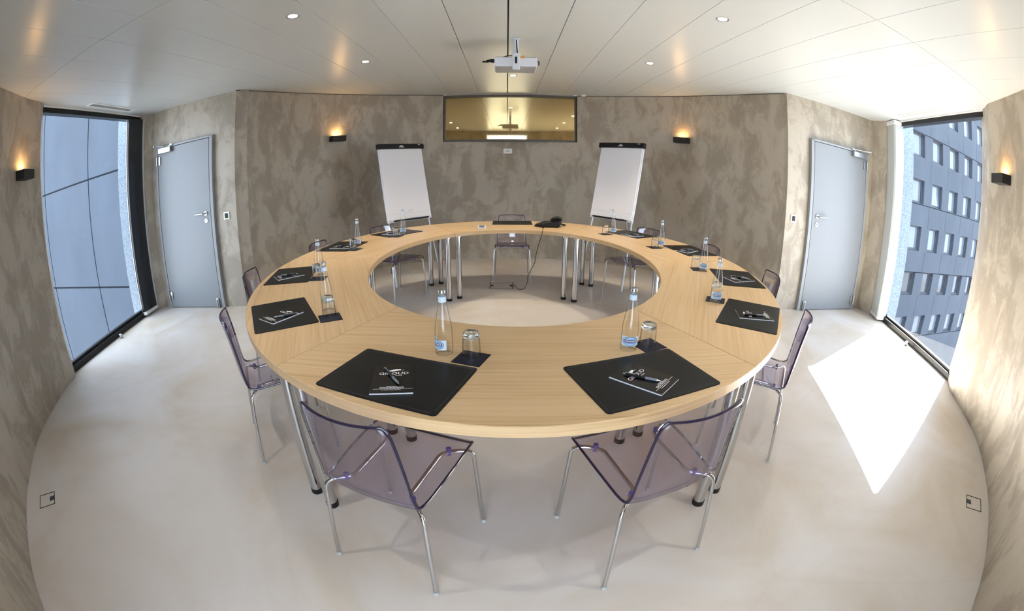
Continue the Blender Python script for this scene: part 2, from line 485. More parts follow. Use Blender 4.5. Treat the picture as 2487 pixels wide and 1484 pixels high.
WX0, WX1 = -0.953, 1.050
FX0, FX1 = -0.62, 0.62
xs = []
n = 64
for i in range(n + 1):
    t = -1 + 2 * i / n
    xs.append(BX + 3.097 * math.sin(t * PI / 2))
xs = sorted(xs + [WX0, WX1])
bpts = [(x, wback(x)) for x in xs]
bpts[0] = LC; bpts[-1] = RC
def bz(i):
    xm = (xs[i] + xs[i + 1]) / 2
    return [(0, 1.812)] if WX0 < xm < WX1 else [(0, H)]
wall_strip('wall_back', bpts, bz, M['plaster'], side=-1, label='curved back wall of mottled taupe plaster behind the flip charts')
# near wall, behind and beside the camera, in three stretches
nxs = sorted([NX0 - 4.07 + 8.14 * i / 72 for i in range(73)] + [FX0, FX1, -2.0, 2.0])
def npart(name, a, b_, label, extra0=None, extra1=None):
    pts = [(x, wnear(x)) for x in nxs if a - 1e-6 <= x <= b_ + 1e-6]
    if extra0: pts = [extra0] + pts[1:]
    if extra1: pts = pts[:-1] + [extra1]
    xx = [p[0] for p in pts]
    def z(i):
        xm = (xx[i] + xx[i + 1]) / 2
        return [(2.44, H)] if FX0 < xm < FX1 else [(0, H)]
    return wall_strip(name, pts, z, M['plaster'], side=1, label=label)
npart('wall_left', -4.05, -2.0, 'curved taupe plaster wall left of the left window', extra0=LN)
npart('wall_front', -2.0, 2.0, 'curved plaster wall behind the camera around a tall window')
npart('wall_right', 2.0, 4.11, 'curved taupe plaster wall right of the right window', extra1=RN)
# ends of near walls at the windows
for nm, a, b_, lab in (('trim_1', LN, LW0, 'plaster reveal at the near jamb of the left window'), ('trim_2', RN, RW0, 'plaster reveal at the near jamb of the right window')):
    v = Vector((b_[0] - a[0], b_[1] - a[1], 0)).normalized(); 
    q = Vector((v.y, -v.x, 0)) * (-1 if nm == 'trim_1' else 1)
    q = Vector((0, -1, 0))
    k = BM(); A = Vector((*a, 0)); B = Vector((*b_, 0)) + v * 0.10
    k.prism([(A.x, A.y), (B.x, B.y), (B.x, B.y - 0.16), (A.x, A.y - 0.12)], 0, H)
    tag(k.obj(nm, M['plaster']), lab, 'wall', kind='structure')
# door walls: straight, with a door opening each
def door_wall(name, A, B, u0, u1, top, label, sgn):
    A, B = Vector((*A, 0)), Vector((*B, 0)); u = (B - A).normalized(); L = (B - A).length
    nn = Vector((0, 1, 0)); nn = (nn - u * nn.dot(u)).normalized()
    k = BM()
    for (a, c, lo, hi) in ((0, u0, 0, H), (u1, L + 0.12, 0, H), (u0, u1, top, H)):
        q = [A + u * a, A + u * c, A + u * c + nn * 0.2, A + u * a + nn * 0.2]
        vs = [(p.x, p.y, lo) for p in q] + [(p.x, p.y, hi) for p in q]
        k.faces(vs, [(3, 2, 1, 0), (4, 5, 6, 7), (0, 1, 5, 4), (1, 2, 6, 5), (2, 3, 7, 6), (3, 0, 4, 7)])
    tag(k.obj(name, M['plaster']), label, 'wall', kind='structure')
    return A, u, nn
DA, DU, DN = door_wall('wall_side_left', LC, LD, 0.31, 1.30, 2.058, 'flat plaster wall around the left grey door', 1)
EA, EU, EN = door_wall('wall_side_right', RC, RD, 0.345, 1.455, 2.058, 'flat pale plaster wall around the right grey door', -1)
# short returns between door wall and window
for nm, a, b_, lab, s in (('wall_return_left', LD, (LW2[0] + .02, LW2[1] - .02), 'narrow plaster return between left door and left window', -1), ('wall_return_right', RD, (RW2[0] - .11, RW2[1] - .01), 'narrow plaster return between right door and right window', 1)):
    k = BM()
    k.prism([a, b_, (b_[0] + s * .25, b_[1]), (a[0] + s * .25, a[1] + .1)], 0, H)
    tag(k.obj(nm, M['plaster']), lab, 'wall', kind='structure')

# window planes used to trim floor and ceiling
def wplane(a, b_, off):
    a, b_ = Vector((*a, 0)), Vector((*b_, 0)); u = (b_ - a).normalized(); nn = Vector((u.y, -u.x, 0))
    if nn.x * a.x < 0: nn = -nn
    return a + nn * off, nn, u
PL, NLn, UL = wplane(LW0, LW1, 0.0)
PR, NRn, UR = wplane(RW0, RW1, 0.0)
def trim_windows(bm, off):
    for p, nn in ((PL, NLn), (PR, NRn)):
        g = bm.verts[:] + bm.edges[:] + bm.faces[:]
        r = bmesh.ops.bisect_plane(bm, geom=g, plane_co=p + nn * off, plane_no=nn, clear_outer=True)
        ed = [e for e in r['geom_cut'] if isinstance(e, bmesh.types.BMEdge)]
        if ed: bmesh.ops.holes_fill(bm, edges=bm.edges[:], sides=0)
k = BM(); k.box((0, 3.1, -0.06), (11.4, 8.2, 0.12)); trim_windows(k.bm, 0.10)
tag(k.obj('floor', M['floor']), 'pale beige poured floor with cloudy trowel marks', 'floor', kind='structure')
# ceiling: long metal panels over a dark backing
k = BM()
seams = [-5.4] + [0.006 + 0.4155 * i for i in range(-12, 13)] + [5.4]
gap = {0.006: 0.011}
for i in range(len(seams) - 1):
    a, b_ = seams[i], seams[i + 1]
    ga = 0.0055 if abs(a - 0.006) < 1e-4 else 0.0016
    gb = 0.0055 if abs(b_ - 0.006) < 1e-4 else 0.0016
    if 0.3 < a < 0.5: ga = 0.0028
    if 0.3 < b_ < 0.5: gb = 0.0028
    if -0.5 < a < -0.3: ga = 0.0025
    if -0.5 < b_ < -0.3: gb = 0.0025
    for (y0, y1) in ((-1.0, 1.635), (1.638, 7.2)):
        k.box(((a + ga + b_ - gb) / 2, (y0 + y1) / 2, H + 0.010), (b_ - gb - a - ga, y1 - y0, 0.02), bev=0.0015)
k.box((0, 3.1, H + 0.035), (10.8, 8.2, 0.02), mi=1)
trim_windows(k.bm, 0.06)
tag(k.obj('ceiling', [M['ceiling'], M['ceil_back']]), 'white metal panel ceiling with thin straight joints', 'ceiling', kind='structure')
# dark strip painted as a shadow gap where back wall meets the ceiling
k = BM()
for sgn, fn, xx in ((-1, wback, xs),):
    for i in range(len(xs) - 1):
        if WX0 - 1e-3 < (xs[i] + xs[i + 1]) / 2 < WX1: continue
        a, b_ = Vector((xs[i], fn(xs[i]), 0)), Vector((xs[i + 1], fn(xs[i + 1]), 0))
        t = (b_ - a).normalized(); nn = Vector((t.y, -t.x, 0)) * 0.003
        k.faces([(a.x + nn.x, a.y + nn.y, H - .008), (b_.x + nn.x, b_.y + nn.y, H - .008), (b_.x, b_.y, H), (a.x, a.y, H), (b_.x + nn.x, b_.y + nn.y, H - .0005), (a.x + nn.x, a.y + nn.y, H - .0005)], [(0, 1, 4, 5), (5, 4, 2, 3), (1, 0, 3, 2)])
tag(k.obj('trim_3', M['gap']), 'dark strip painted as a shadow gap between back wall and ceiling', 'trim', kind='structure')

# ================================================================== windows
def window_side(name, W0, W2, Wb, nn, u, label, cat):
    root = tag(empty(name, (W0[0], W0[1], 0), math.atan2(u.y, u.x)), label, cat, kind='structure')
    L = (Vector(W2) - Vector(W0)).length + 0.05
    s = 1 if (Matrix.Rotation(-math.atan2(u.y, u.x), 3, 'Z') @ nn).y > 0 else -1
    k = BM(); k.box((L / 2, s * 0.045, 1.27), (L + 0.2, 0.012, 2.46)); k.obj('glass_pane', M['window_glass'], root)
    k = BM(); k.box((L / 2, s * 0.035, 0.031), (L + 0.1, 0.07, 0.062), bev=0.004); k.box((L / 2, s * 0.06, 0.075), (L + 0.1, 0.05, 0.03), bev=0.003)
    k.obj('sill_rail', M['black'], root)
    k = BM(); k.box((L / 2, s * 0.06, 2.512), (L + 0.2, 0.11, 0.062)); k.obj('dark_head_slot', M['black'], root)  # black box stands in for the shade of the recessed head slot
    k = BM(); k.box((L / 2, s * 0.005, 2.538), (L, 0.03, 0.016), bev=0.003); k.obj('curtain_track', M['white'], root)
    return root, s
wl, sl = window_side('window_1', LW0, LW2, LW1, NLn, UL, 'full-height left window looking onto a pale panelled building', 'window')
wr, sr = window_side('window_2', RW0, RW2, RW1, NRn, UR, 'full-height right window looking onto a dark facade with many windows', 'window')
# rough rendered outer reveals beyond the glass
for nm, W, nn, u, lab in (('trim_4', LW2, NLn, UL, 'rough pale stone reveal outside the left window'), ('trim_5', RW2, NRn, UR, 'rough pale stone reveal outside the right window')):
    p = Vector((*W, 0)) + u * 0.04 + nn * 0.08
    q = [p, p + nn * 0.40, p + nn * 0.40 + u * 0.5, p + u * 0.5]
    k = BM(); k.prism([(v.x, v.y) for v in q], -0.4, 2.9)
    tag(k.obj(nm, M['stone']), lab, 'window reveal', kind='structure')

# interior strip window in the back wall
def strip_window(name, y, s, label, pane_mat, zb=1.812, zt=H, WX0=WX0, WX1=WX1):
    root = tag(empty(name, (0, y, 0)), label, 'window', kind='structure')
    zc, hh, wd = (zb + zt) / 2, zt - zb, WX1 - WX0
    xc = (WX0 + WX1) / 2
    k = BM()
    for c, d in (((xc, 0, zb + .017), (wd, .07, .034)), ((xc, 0, zt - .018), (wd, .07, .034)), ((WX0 + .012, 0, zc), (.024, .07, hh - .07)), ((WX1 - .012, 0, zc), (.024, .07, hh - .07))):
        k.box(c, d, bev=.002)
    k.obj('window_frame', M['strip_frame'] if s < 0 else M['door'], root)
    k = BM(); k.box((xc, 0.012 * -s, zc), (wd - .048, .010, hh - .068)); k.obj('glass_pane', pane_mat, root)
    return root
r3 = strip_window('window_3', 6.655, -1, 'wide gold-tinted interior window high on the back wall', M['gold'])
k = BM(); k.box(((WX0 + WX1) / 2, .14, 2.18), (WX1 - WX0 + .3, .02, 1.0)); k.box((WX0 - .12, .05, 2.18), (.2, .22, 1.0)) if False else None
for xx in (WX0 - .02, WX1 + .02): k.box((xx, .085, 2.18), (.03, .13, .80))
k.box(((WX0 + WX1) / 2, .085, H + .06), (WX1 - WX0, .13, .02)); k.obj('light_block', M['void'], r3)  # unseen backing added to keep outside light off the window reveals
strip_window('window_4', -0.58, 1, 'tall window behind the camera', M['window_glass'], 0.0, 2.44, FX0, FX1)

# window blinds
def at_win(W0, u, nn, a, o, z): 
    p = Vector((*W0, 0)) + u * a - nn * o
    return (p.x, p.y, z)
root = tag(empty('folding_blind', (RW1[0], RW1[1], 0), math.atan2(UR.y, UR.x)), 'white pleated blind folded into a stack beside the right window', 'blind')
poly = []
Ls = 0.30
nri = 7
pr = [(-0.005, -0.035), (0.0, 0.10)]
for i in range(nri):
    a = 0.02 + Ls * i / nri; b_ = 0.02 + Ls * (i + 0.5) / nri
    pr += [(a, 0.118 - .05 * i / nri), (b_, 0.104 - .05 * i / nri)]
pr += [(0.02 + Ls, 0.06), (0.02 + Ls, -0.035)]
k = BM(); k.prism(pr, 0.062, 2.485); k.obj('pleated_fabric', M['blindw'], root)
k = BM(); k.prism([(-0.012, -0.035), (-0.012, 0.125), (0.30, 0.085), (0.335, 0.03), (0.335, -0.035)], 0.022, 0.062); k.obj('bottom_bar', M['white'], root)
k = BM(); k.prism([(-0.012, -0.035), (-0.012, 0.128), (0.335, 0.085), (0.335, -0.035)], 2.485, 2.535); k.obj('head_bar', M['white'], root)
k = BM(); k.tube([(0.325, 0.065, 2.4), (0.328, 0.068, 1.3), (0.333, 0.070, 1.05)], 0.003, 8); k.cyl((0.330, 0.070, 1.0), (0.330, 0.070, 1.12), 0.010); k.obj('pull_cord', M['satin'], root)
root = tag(empty('roller_blind', (LW1[0], LW1[1], 0), math.atan2(UL.y, UL.x)), 'dark glossy blind panel with white foot bar beside the left window', 'blind')
k = BM(); k.prism([(0.0, 0.03), (0.325, 0.03), (0.325, -0.045), (0.30, -0.055), (0.0, -0.02)], 0.065, 2.49); k.obj('dark_fabric', M['blindd'], root)
k = BM(); k.box((0.163, -0.018, 0.045), (0.335, 0.085, 0.042), bev=.004); k.obj('bottom_bar', M['white'], root)
k = BM(); k.box((-0.004, 0.012, 1.277), (0.008, 0.012, 2.43), bev=.002); k.obj('metal_edge', M['satin'], root)
k = BM(); k.cyl((0.318, -0.06, 0.07), (0.318, -0.06, 2.49), 0.017, n=14); k.obj('side_tube', M['vent'], root)
k = BM(); k.tube([(0.36, -0.065, 2.45), (0.375, -0.07, 1.6), (0.385, -0.075, 1.25), (0.37, -0.08, 1.13), (0.345, -0.075, 1.16), (0.34, -0.07, 1.5)], 0.003, 8); k.cyl((0.338, -0.075, 1.08), (0.338, -0.075, 1.2), 0.010); k.obj('pull_cord', M['satin'], root)

# ================================================================== doors
def door(name, A, u, nn, flip, label, o0, o1, leafu0, leafu1, hx, kz, hinges, closer, latch):
    """local x runs along the wall from the room corner, local y points into the room"""
    rz = math.atan2(u.y, u.x)
    root = tag(empty(name, (A.x, A.y, 0), rz), label, 'door', kind='structure')
    inward = -nn
    s = 1 if (Matrix.Rotation(-rz, 3, 'Z') @ inward).y > 0 else -1
    def B(): return BM()
    dz = 2.04
    k = B()
    k.box(((o0 + leafu0) / 2, s * -.03, 1.034), (leafu0 - o0 - .006, .16, 2.068), bev=.003)
    k.box(((o1 + leafu1) / 2, s * -.03, 1.034), (abs(o1 - leafu1) - .006, .16, 2.068), bev=.003)
    k.box(((o0 + o1) / 2, s * -.03, 2.0565), (o1 - o0, .16, .026), bev=.003)
    k.obj('door_frame', M['frame'], root)
    k = B(); k.box(((leafu0 + leafu1) / 2, s * -.075, 1.03), (leafu1 - leafu0 + .01, .04, 2.04)); k.obj('dark_rebate', M['gap'], root)
    k = B(); k.box(((leafu0 + leafu1) / 2, s * .022, 1.025), (leafu1 - leafu0 - .008, .05, 2.026), bev=.002)
    leaf = k.obj('door_leaf', M['door'], root)
    yf = s * .047
    hd = 1 if leafu1 > hx and abs(hx - leafu0) < abs(hx - leafu1) else -1
    k = B(); k.cyl((hx, yf, 1.151), (hx, yf + s * .012, 1.151), .027, n=28)
    k.tube(round_path([(hx, yf, 1.151), (hx, yf + s * .055, 1.151), (hx + hd * .15, yf + s * .052, 1.149)], .025), .0105, 12)
    k.obj('door_handle', M['satin'], root, smooth=True)
    k = B(); k.cyl((hx, yf, kz), (hx, yf + s * .008, kz), .026, n=28); k.cyl((hx, yf + s * .008, kz + .004), (hx, yf + s * .010, kz + .004), .007, n=14, mi=1)
    k.obj('key_rosette', [M['cap'], M['black']], root, smooth=True)
    for hz in hinges:
        k = B(); k.box((leafu1 - .030, yf + s * .010, hz), (.050, .018, .105), bev=.002); k.cyl((leafu1 + .018, s * .055, hz - .055), (leafu1 + .018, s * .055, hz + .055), .013, n=14)
        k.obj('hinge', M['satin'], root, smooth=True)
    c0, c1 = closer
    k = B(); k.box(((c0 + c1) / 2, yf + s * .030, 2.012), (c1 - c0, .055, .066), bev=.004); k.obj('closer_body', M['satin'], root)
    m_ = c0 + .65 * (c1 - c0)
    k = B(); k.box((c0 + .03, s * .06, 2.068), (.07, .02, .022), bev=.002); k.tube([(m_, yf + s * .03, 2.05), (m_, yf + s * .03, 2.062), (c1 + .03, yf + s * .12, 2.078)], .006, 8); k.tube([(c1 + .03, yf + s * .12, 2.078), (c0 + .03, s * .065, 2.070)], .006, 8); k.cyl((c1 + .03, yf + s * .12, 2.066), (c1 + .03, yf + s * .12, 2.090), .011)
    k.obj('closer_arm', M['satin'], root)
    k = B(); k.box((latch, yf + s * .012, .065), (.042, .020, .11), bev=.003); k.cyl((latch, yf + s * .028, .005), (latch, yf + s * .028, .11), .008)
    k.obj('floor_latch', M['satin'], root)
    return root
door('door_1', DA, DU, DN, 1, 'grey door in the left recess with lever handle and silver closer', 0.31, 1.30, 0.362, 1.262, 0.442, 1.064, (1.89, .165), (0.99, 1.215), .41)
door('door_2', EA, EU, EN, -1, 'grey door in the right recess with lever handle and silver closer', 0.345, 1.455, 0.40, 1.41, 0.484, 1.055, (1.90, .130), (1.10, 1.36), .445)
def on_wall(A, u, nn, a, z, out=0.0):
    p = A + u * a - nn * out
    return (p.x, p.y, z)
for A, u, nn, a, lab in ((DA, DU, DN, .146, 'square light switch with black insert beside the left door'), (EA, EU, EN, .123, 'square light switch with black insert beside the right door')):
    r = tag(empty('light_switch', on_wall(A, u, nn, a, 1.09), math.atan2(u.y, u.x)), lab, 'light switch')
    k = BM(); k.box((0, 0, 0), (.088, .022, .090), bev=.003); k.obj('plate', M['cream'], r)
    sg = -1 if (Matrix.Rotation(-math.atan2(u.y, u.x), 3, 'Z') @ nn).y > 0 else 1
    k = BM(); k.box((0, sg * .010, 0), (.050, .006, .058), bev=.001); k.obj('rocker', M['black'], r)

# ================================================================== outside
def fpt(u_, n_, p0, a, d, z): 
    p = u_ * a + n_ * d
    return Vector((p.x, p.y, z))
U = Vector((.9994, -.0347, 0)); N = Vector((.0347, .9994, 0))
Y0 = Vector((8, 13.0, 0)).dot(N)
fr = tag(empty('office_building', (0, 0, 0), math.atan2(U.y, U.x)), 'dark grey facade with rows of recessed windows outside the right window', 'building')
def F(a, d, z): return (a, Y0 + d, z)     # local x = along facade, local y = depth
cols = [15.90 + 2.018 * i for i in range(7)]
rows = [(6.35, 7.47), (4.15, 5.27), (1.92, 3.05), (-.32, .84), (-2.49, -1.37), (-4.66, -3.58)]
WW = 1.16
k = BM()
def blk(a0, a1, z0, z1, d0=0.0, d1=.28, mi=0):
    k.box(((a0 + a1) / 2, Y0 + (d0 + d1) / 2, (z0 + z1) / 2), (a1 - a0, d1 - d0, z1 - z0), mi=mi)
zz = 9.5
for (lo, hi) in rows:
    blk(13.5, 32, hi, zz); zz = lo
blk(13.5, 32, -9, zz)
for (lo, hi) in rows:
    xa = 13.5
    for c in cols:
        blk(xa, c, lo, hi); xa = c + WW
    blk(xa, 32, lo, hi)
for z in (5.31, 1.885, -1.365 + .0, -4.69): blk(13.5, 32, z - .018, z + .018, -.004, 0.0, 1)
for a in [15.4 + 2.018 * 1.0 * i + .3 for i in range(8)]:
    for z0, z1 in zip([r[1] for r in rows] , [9.5] + [r[0] for r in rows[:-1]]): blk(a - .008, a + .008, z0, z1, -.003, 0, 1)
k.obj('facade_wall', [M['facade_r'], M['joint']], fr)
rr = random.Random(3)
for ri, (lo, hi) in enumerate(rows):
    for ci, c in enumerate(cols):
        b = BM(); t = .09
        for cc, dd in (((c + t / 2, Y0 + .22, (lo + hi) / 2), (t, .1, hi - lo)), ((c + WW - t / 2, Y0 + .22, (lo + hi) / 2), (t, .1, hi - lo)), ((c + WW / 2, Y0 + .22, lo + t / 2), (WW - 2 * t, .1, t)), ((c + WW / 2, Y0 + .22, hi - t / 2), (WW - 2 * t, .1, t))):
            b.box(cc, dd)
        f_ = b.obj('window', M['wframe'], fr)
        b = BM(); b.box((c + WW / 2, Y0 + .235, (lo + hi) / 2), (WW - 2 * t, .02, hi - lo - 2 * t)); b.obj('pane', M['pane_dark'] if ri == 4 else M['pane'], f_)
        b = BM(); b.box((c + WW / 2, Y0 + .30, (lo + hi) / 2), (WW, .06, hi - lo)); b.obj('sash_backing', M['wframe'], f_)
        if ri == 2 and ci == 2:      # tilted open sash
            b = BM(); b.box((0, 0, .46), (WW - 2 * t, .04, .92)); s_ = b.obj('tilted_sash', M['pane'], f_); s_.location = (c + WW / 2, Y0 + .17, lo + .1); s_.rotation_euler = (math.radians(-7), 0, 0)
U2 = Vector((.9994, .0335, 0)); N2 = Vector((-.0335, .9994, 0)); Y2 = Vector((-7, 7.5, 0)).dot(N2)
fl = tag(empty('panel_building', (0, 0, 0), math.atan2(U2.y, U2.x)), 'pale concrete panel facade outside the left window', 'building')
k = BM(); k.box((-15.4, Y2 + .2, .7), (14, .4, 17), mi=0)
for z in (5.42, 2.36, -.70, -3.76): k.box((-15.4, Y2 - .002, z), (14, .004, .045), mi=1)
for a in (-20.9, -17.67, -14.44, -11.19): k.box((a, Y2 - .002, .7), (.04, .004, 17), mi=1)
k.obj('facade_wall', [M['facade_l'], M['joint']], fl)
k = BM(); k.box((0, 6, -8.1), (120, 120, .2)); tag(k.obj('ground_outside', M['ground']), 'sunlit grey paving far below the windows', 'ground', kind='structure')

# ================================================================== table ring
OC, OA, OB = (0.055, 3.262), 1.850, 2.237
IC, IA, IB = (0.057, 3.273), 1.058, 1.464
jo = {-120: (-.884, 1.340), -60: (.983, 1.321), 0: (1.909, 3.250), 60: (.993, 5.190), 120: (-.890, 5.215), 180: (-1.793, 3.314)}
ji = {-120: (-.542, 2.083), -60: (.646, 2.055), 0: (1.117, 3.235), 60: (.648, 4.455), 120: (-.536, 4.472), 180: (-.998, 3.243)}
def par(p, c, a, b): return math.atan2((p[1] - c[1]) / b, (p[0] - c[0]) / a)
seg_names = [(-120, -60, 'front table segment of the oak ring, nearest with two place settings'), (-60, 0, 'right front table segment of the oak ring beside the sunlit floor'),
             (0, 60, 'right rear table segment of the oak ring before the right flip chart'), (60, 120, 'far table segment of the oak ring holding the black conference phone'),
             (120, 180, 'left rear table segment of the oak ring before the left flip chart'), (180, 240, 'left front table segment of the oak ring towards the left window')]
foot_pos = {}
def joint_legs(a):
    a = (a + 180) % 360 - 180
    if a == -180: a = 180
    o, i = Vector((*jo[a], 0)), Vector((*ji[a], 0))
    d = (o - i).normalized(); n = Vector((-d.y, d.x, 0))
    return o - d * .105, i + d * .105, n
measured = {(-120, 'o', -1): (-.914, 1.432), (-120, 'o', 1): (-.804, 1.353), (-60, 'o', 1): (1.023, 1.419), (-60, 'o', -1): (.904, 1.348),
            (120, 'i', 1): (-.620, 4.488), (120, 'i', -1): (-.518, 4.581), (120, 'o', 1): (-.922, 5.104), (120, 'o', -1): (-.813, 5.188),
            (60, 'i', 1): (.628, 4.564), (60, 'i', -1): (.732, 4.466), (60, 'o', 1): (.934, 5.168), (60, 'o', -1): (1.034, 5.089)}
def leg_xy(a, k, s):
    a2 = (a + 180) % 360 - 180
    if a2 == -180: a2 = 180
    if (a2, k, s) in measured: return measured[(a2, k, s)]
    o, i, n = joint_legs(a2)
    p = (o if k == 'o' else i) + n * s * .068
    return (p.x, p.y)
for (a0, a1, lab) in seg_names:
    g = lambda a: 180 if abs(a) == 180 else (a if a <= 180 else a - 360)
    po0, po1, pi0, pi1 = jo[g(a0)], jo[g(a1)], ji[g(a0)], ji[g(a1)]
    def arc(c, A, B, p, q, n=26):
        t0, t1 = par(p, c, A, B), par(q, c, A, B)
        if t1 < t0: t1 += 2 * PI
        return [(c[0] + A * math.cos(t0 + (t1 - t0) * i / n), c[1] + B * math.sin(t0 + (t1 - t0) * i / n)) for i in range(n + 1)]
    outer, inner = arc(OC, OA, OB, po0, po1), arc(IC, IA, IB, pi0, pi1)
    # open a hairline between neighbours
    def shrink(l):
        l = [Vector((*p, 0)) for p in l]
        l[0] = l[0] + (l[1] - l[0]).normalized() * .002; l[-1] = l[-1] + (l[-2] - l[-1]).normalized() * .002
        return l
    outer, inner = shrink(outer), shrink(inner)
    cx = sum(p.x for p in outer + inner) / (2 * len(outer)); cy = sum(p.y for p in outer + inner) / (2 * len(outer))
    root = tag(empty('table_segment', (cx, cy, 0)), lab, 'table', 'segments of the oak ring table')
    ch = (outer[-1] - outer[0]).normalized(); nr = Vector((-ch.y, ch.x, 0))
    b = BM(); uvl = b.bm.loops.layers.uv.new('UVMap')
    zt, zb, ev = TT, TT - .040, .0025
    cen = Vector((cx, cy, 0))
    n = len(outer)
    def ring(z, ins):
        o_, i_ = [], []
        for k in range(n):
            d = (outer[k] - inner[k]).normalized() * ins
            o_.append(b.bm.verts.new(outer[k] - cen - d + Vector((0, 0, z)))); i_.append(b.bm.verts.new(inner[k] - cen + d + Vector((0, 0, z))))
        return o_, i_
    oT, iT = ring(zt, ev); oA, iA = ring(zt - ev, 0); oB, iB = ring(zb, 0)
    def quad(vs, mi, mode):
        f = b.bm.faces.new(vs); f.material_index = mi
        for lp in f.loops:
            p = lp.vert.co
            if mode == 'top': uvv = (p.dot(ch), p.dot(nr))
            else: uvv = (p.dot(ch), p.z)
            lp[uvl].uv = (uvv[0] + a0 * .37, uvv[1] + a0 * .11)
        return f
    for k in range(n - 1):
        quad((iT[k], oT[k], oT[k + 1], iT[k + 1]), 0, 'top'); quad((iB[k + 1], oB[k + 1], oB[k], iB[k]), 0, 'top')
        quad((oT[k], oA[k], oA[k + 1], oT[k + 1]), 0, 'top'); quad((oA[k], oB[k], oB[k + 1], oA[k + 1]), 1, 'side')
        quad((iT[k + 1], iA[k + 1], iA[k], iT[k]), 0, 'top'); quad((iA[k + 1], iB[k + 1], iB[k], iA[k]), 1, 'side')
    for k in (0, n - 1):
        vs = (oT[k], oA[k], oB[k], iB[k], iA[k], iT[k]); quad(vs if k == 0 else vs[::-1], 1, 'side')
    b.obj('tabletop', [M['wood'], M['wood_edge']], root)
    for (a, s) in ((a0, 1), (a1, -1)):
        for kind in 'oi':
            x, y = leg_xy(a, kind, s)
            # at far joints the measured +1/-1 sides run along the joint normal
            b = BM(); b.cyl((0, 0, .028), (0, 0, .700), .0285, n=32); b.cyl((0, 0, .688), (0, 0, .6995), .042, n=32)
            lg = b.obj('leg', M['chrome'], root, smooth=True, loc=(x - cx, y - cy, 0))
            b = BM(); b.cyl((0, 0, 0), (0, 0, .028), .0305, n=28); b.obj('foot', M['black'], lg, smooth=True)

# ================================================================== chairs
def shell_mesh():
    prof = [(.238, .436), (.234, .444), (.222, .450), (.19, .4535), (.13, .451), (.06, .446), (0, .441), (-.06, .435), (-.11, .429), (-.145, .4275), (-.172, .433), (-.190, .447), (-.200, .470), (-.2055, .51), (-.211, .56), (-.217, .61), (-.224, .66), (-.232, .705), (-.240, .745), (-.2445, .765), (-.2475, .778), (-.249, .786)]
    hw = [.196, .205, .210, .2115, .211, .209, .206, .202, .198, .195, .192, .190, .188, .1855, .183, .180, .177, .1745, .172, .169, .163, .150]
    nt = 18
    b = BM(); rows = []
    for i, ((y, z), h) in enumerate(zip(prof, hw)):
        # tangent
        p0, p1 = prof[max(i - 1, 0)], prof[min(i + 1, len(prof) - 1)]
        ty, tz = p1[0] - p0[0], p1[1] - p0[1]; L = math.hypot(ty, tz); ny_, nz_ = -tz / L, ty / L      # normal pointing up/forward side
        if i <= 8: dep = .010 * min(1, i / 5)
        elif i <= 12: dep = .010 + .014 * (i - 8) / 4
        else: dep = .024 + .010 * (i - 12) / 9
        r = []
        for k in range(nt + 1):
            t = -1 + 2 * k / nt
            off = dep * (t * t - .5)
            # seat edges rise, back edges come forward
            yy, z2 = (y, z + off) if i < 9 else ((y + off * min(1, (i - 8) / 4), z + off * max(0, 1 - (i - 8) / 4)))
            r.append(b.bm.verts.new((t * h, yy, z2)))
        rows.append(r)
    for a, c in zip(rows, rows[1:]):
        for k in range(nt):
            f = b.bm.faces.new((a[k], a[k + 1], c[k + 1], c[k])); f.smooth = True
    side = [[r[j].co.copy() for r in rows] for j in (0, nt)]
    return b, side[0][::1] + [v.co.copy() for v in rows[-1]][1:-1] + side[1][::-1]
def make_chair():
    root = empty('chair')
    sb, edge = shell_mesh()
    o = sb.obj('seat_shell', [M['polycarb'], M['polyrim']], root)
    for p in o.data.polygons: p.use_smooth = True
    sm = o.modifiers.new('thickness', 'SOLIDIFY'); sm.thickness = .0105; sm.offset = 0; sm.material_offset_rim = 1
    b = BM(); b.tube(edge, .0048, 8); b.obj('edge_band', M['polyrim'], root, smooth=True)
    for sx in (-1, 1):
        front = round_path([(sx * .238, .232, .0), (sx * .218, .206, .425), (sx * .155, .170, .4315), (sx * .118, .135, .430), (sx * .118, .02, .424)], .04)
        rear = round_path([(sx * .226, -.228, .0), (sx * .204, -.180, .408), (sx * .150, -.135, .414), (sx * .118, -.105, .417), (sx * .118, .02, .424)], .04)
        for pts in (front, rear):
            b = BM(); b.tube(pts, .0085, 12)
            lg = b.obj('leg', M['chrome'], root, smooth=True)
            b = BM(); b.cyl((pts[0][0], pts[0][1], 0), (pts[0][0] * .999, pts[0][1] * .998, .016), .0115, .0105, n=14); b.obj('foot_cap', M['vent'], lg, smooth=True)
        for y in (.158, -.125):
            b = BM(); b.cyl((sx * .140, y, .420 if y > 0 else .404), (sx * .140, y, .449 if y > 0 else .430), .0105, n=16); b.cyl((sx * .140, y, .446 if y > 0 else .428), (sx * .140, y, .452 if y > 0 else .433), .0075, n=16)
            b.obj('seat_fixing', M['fixing'], root, smooth=True)
    return root
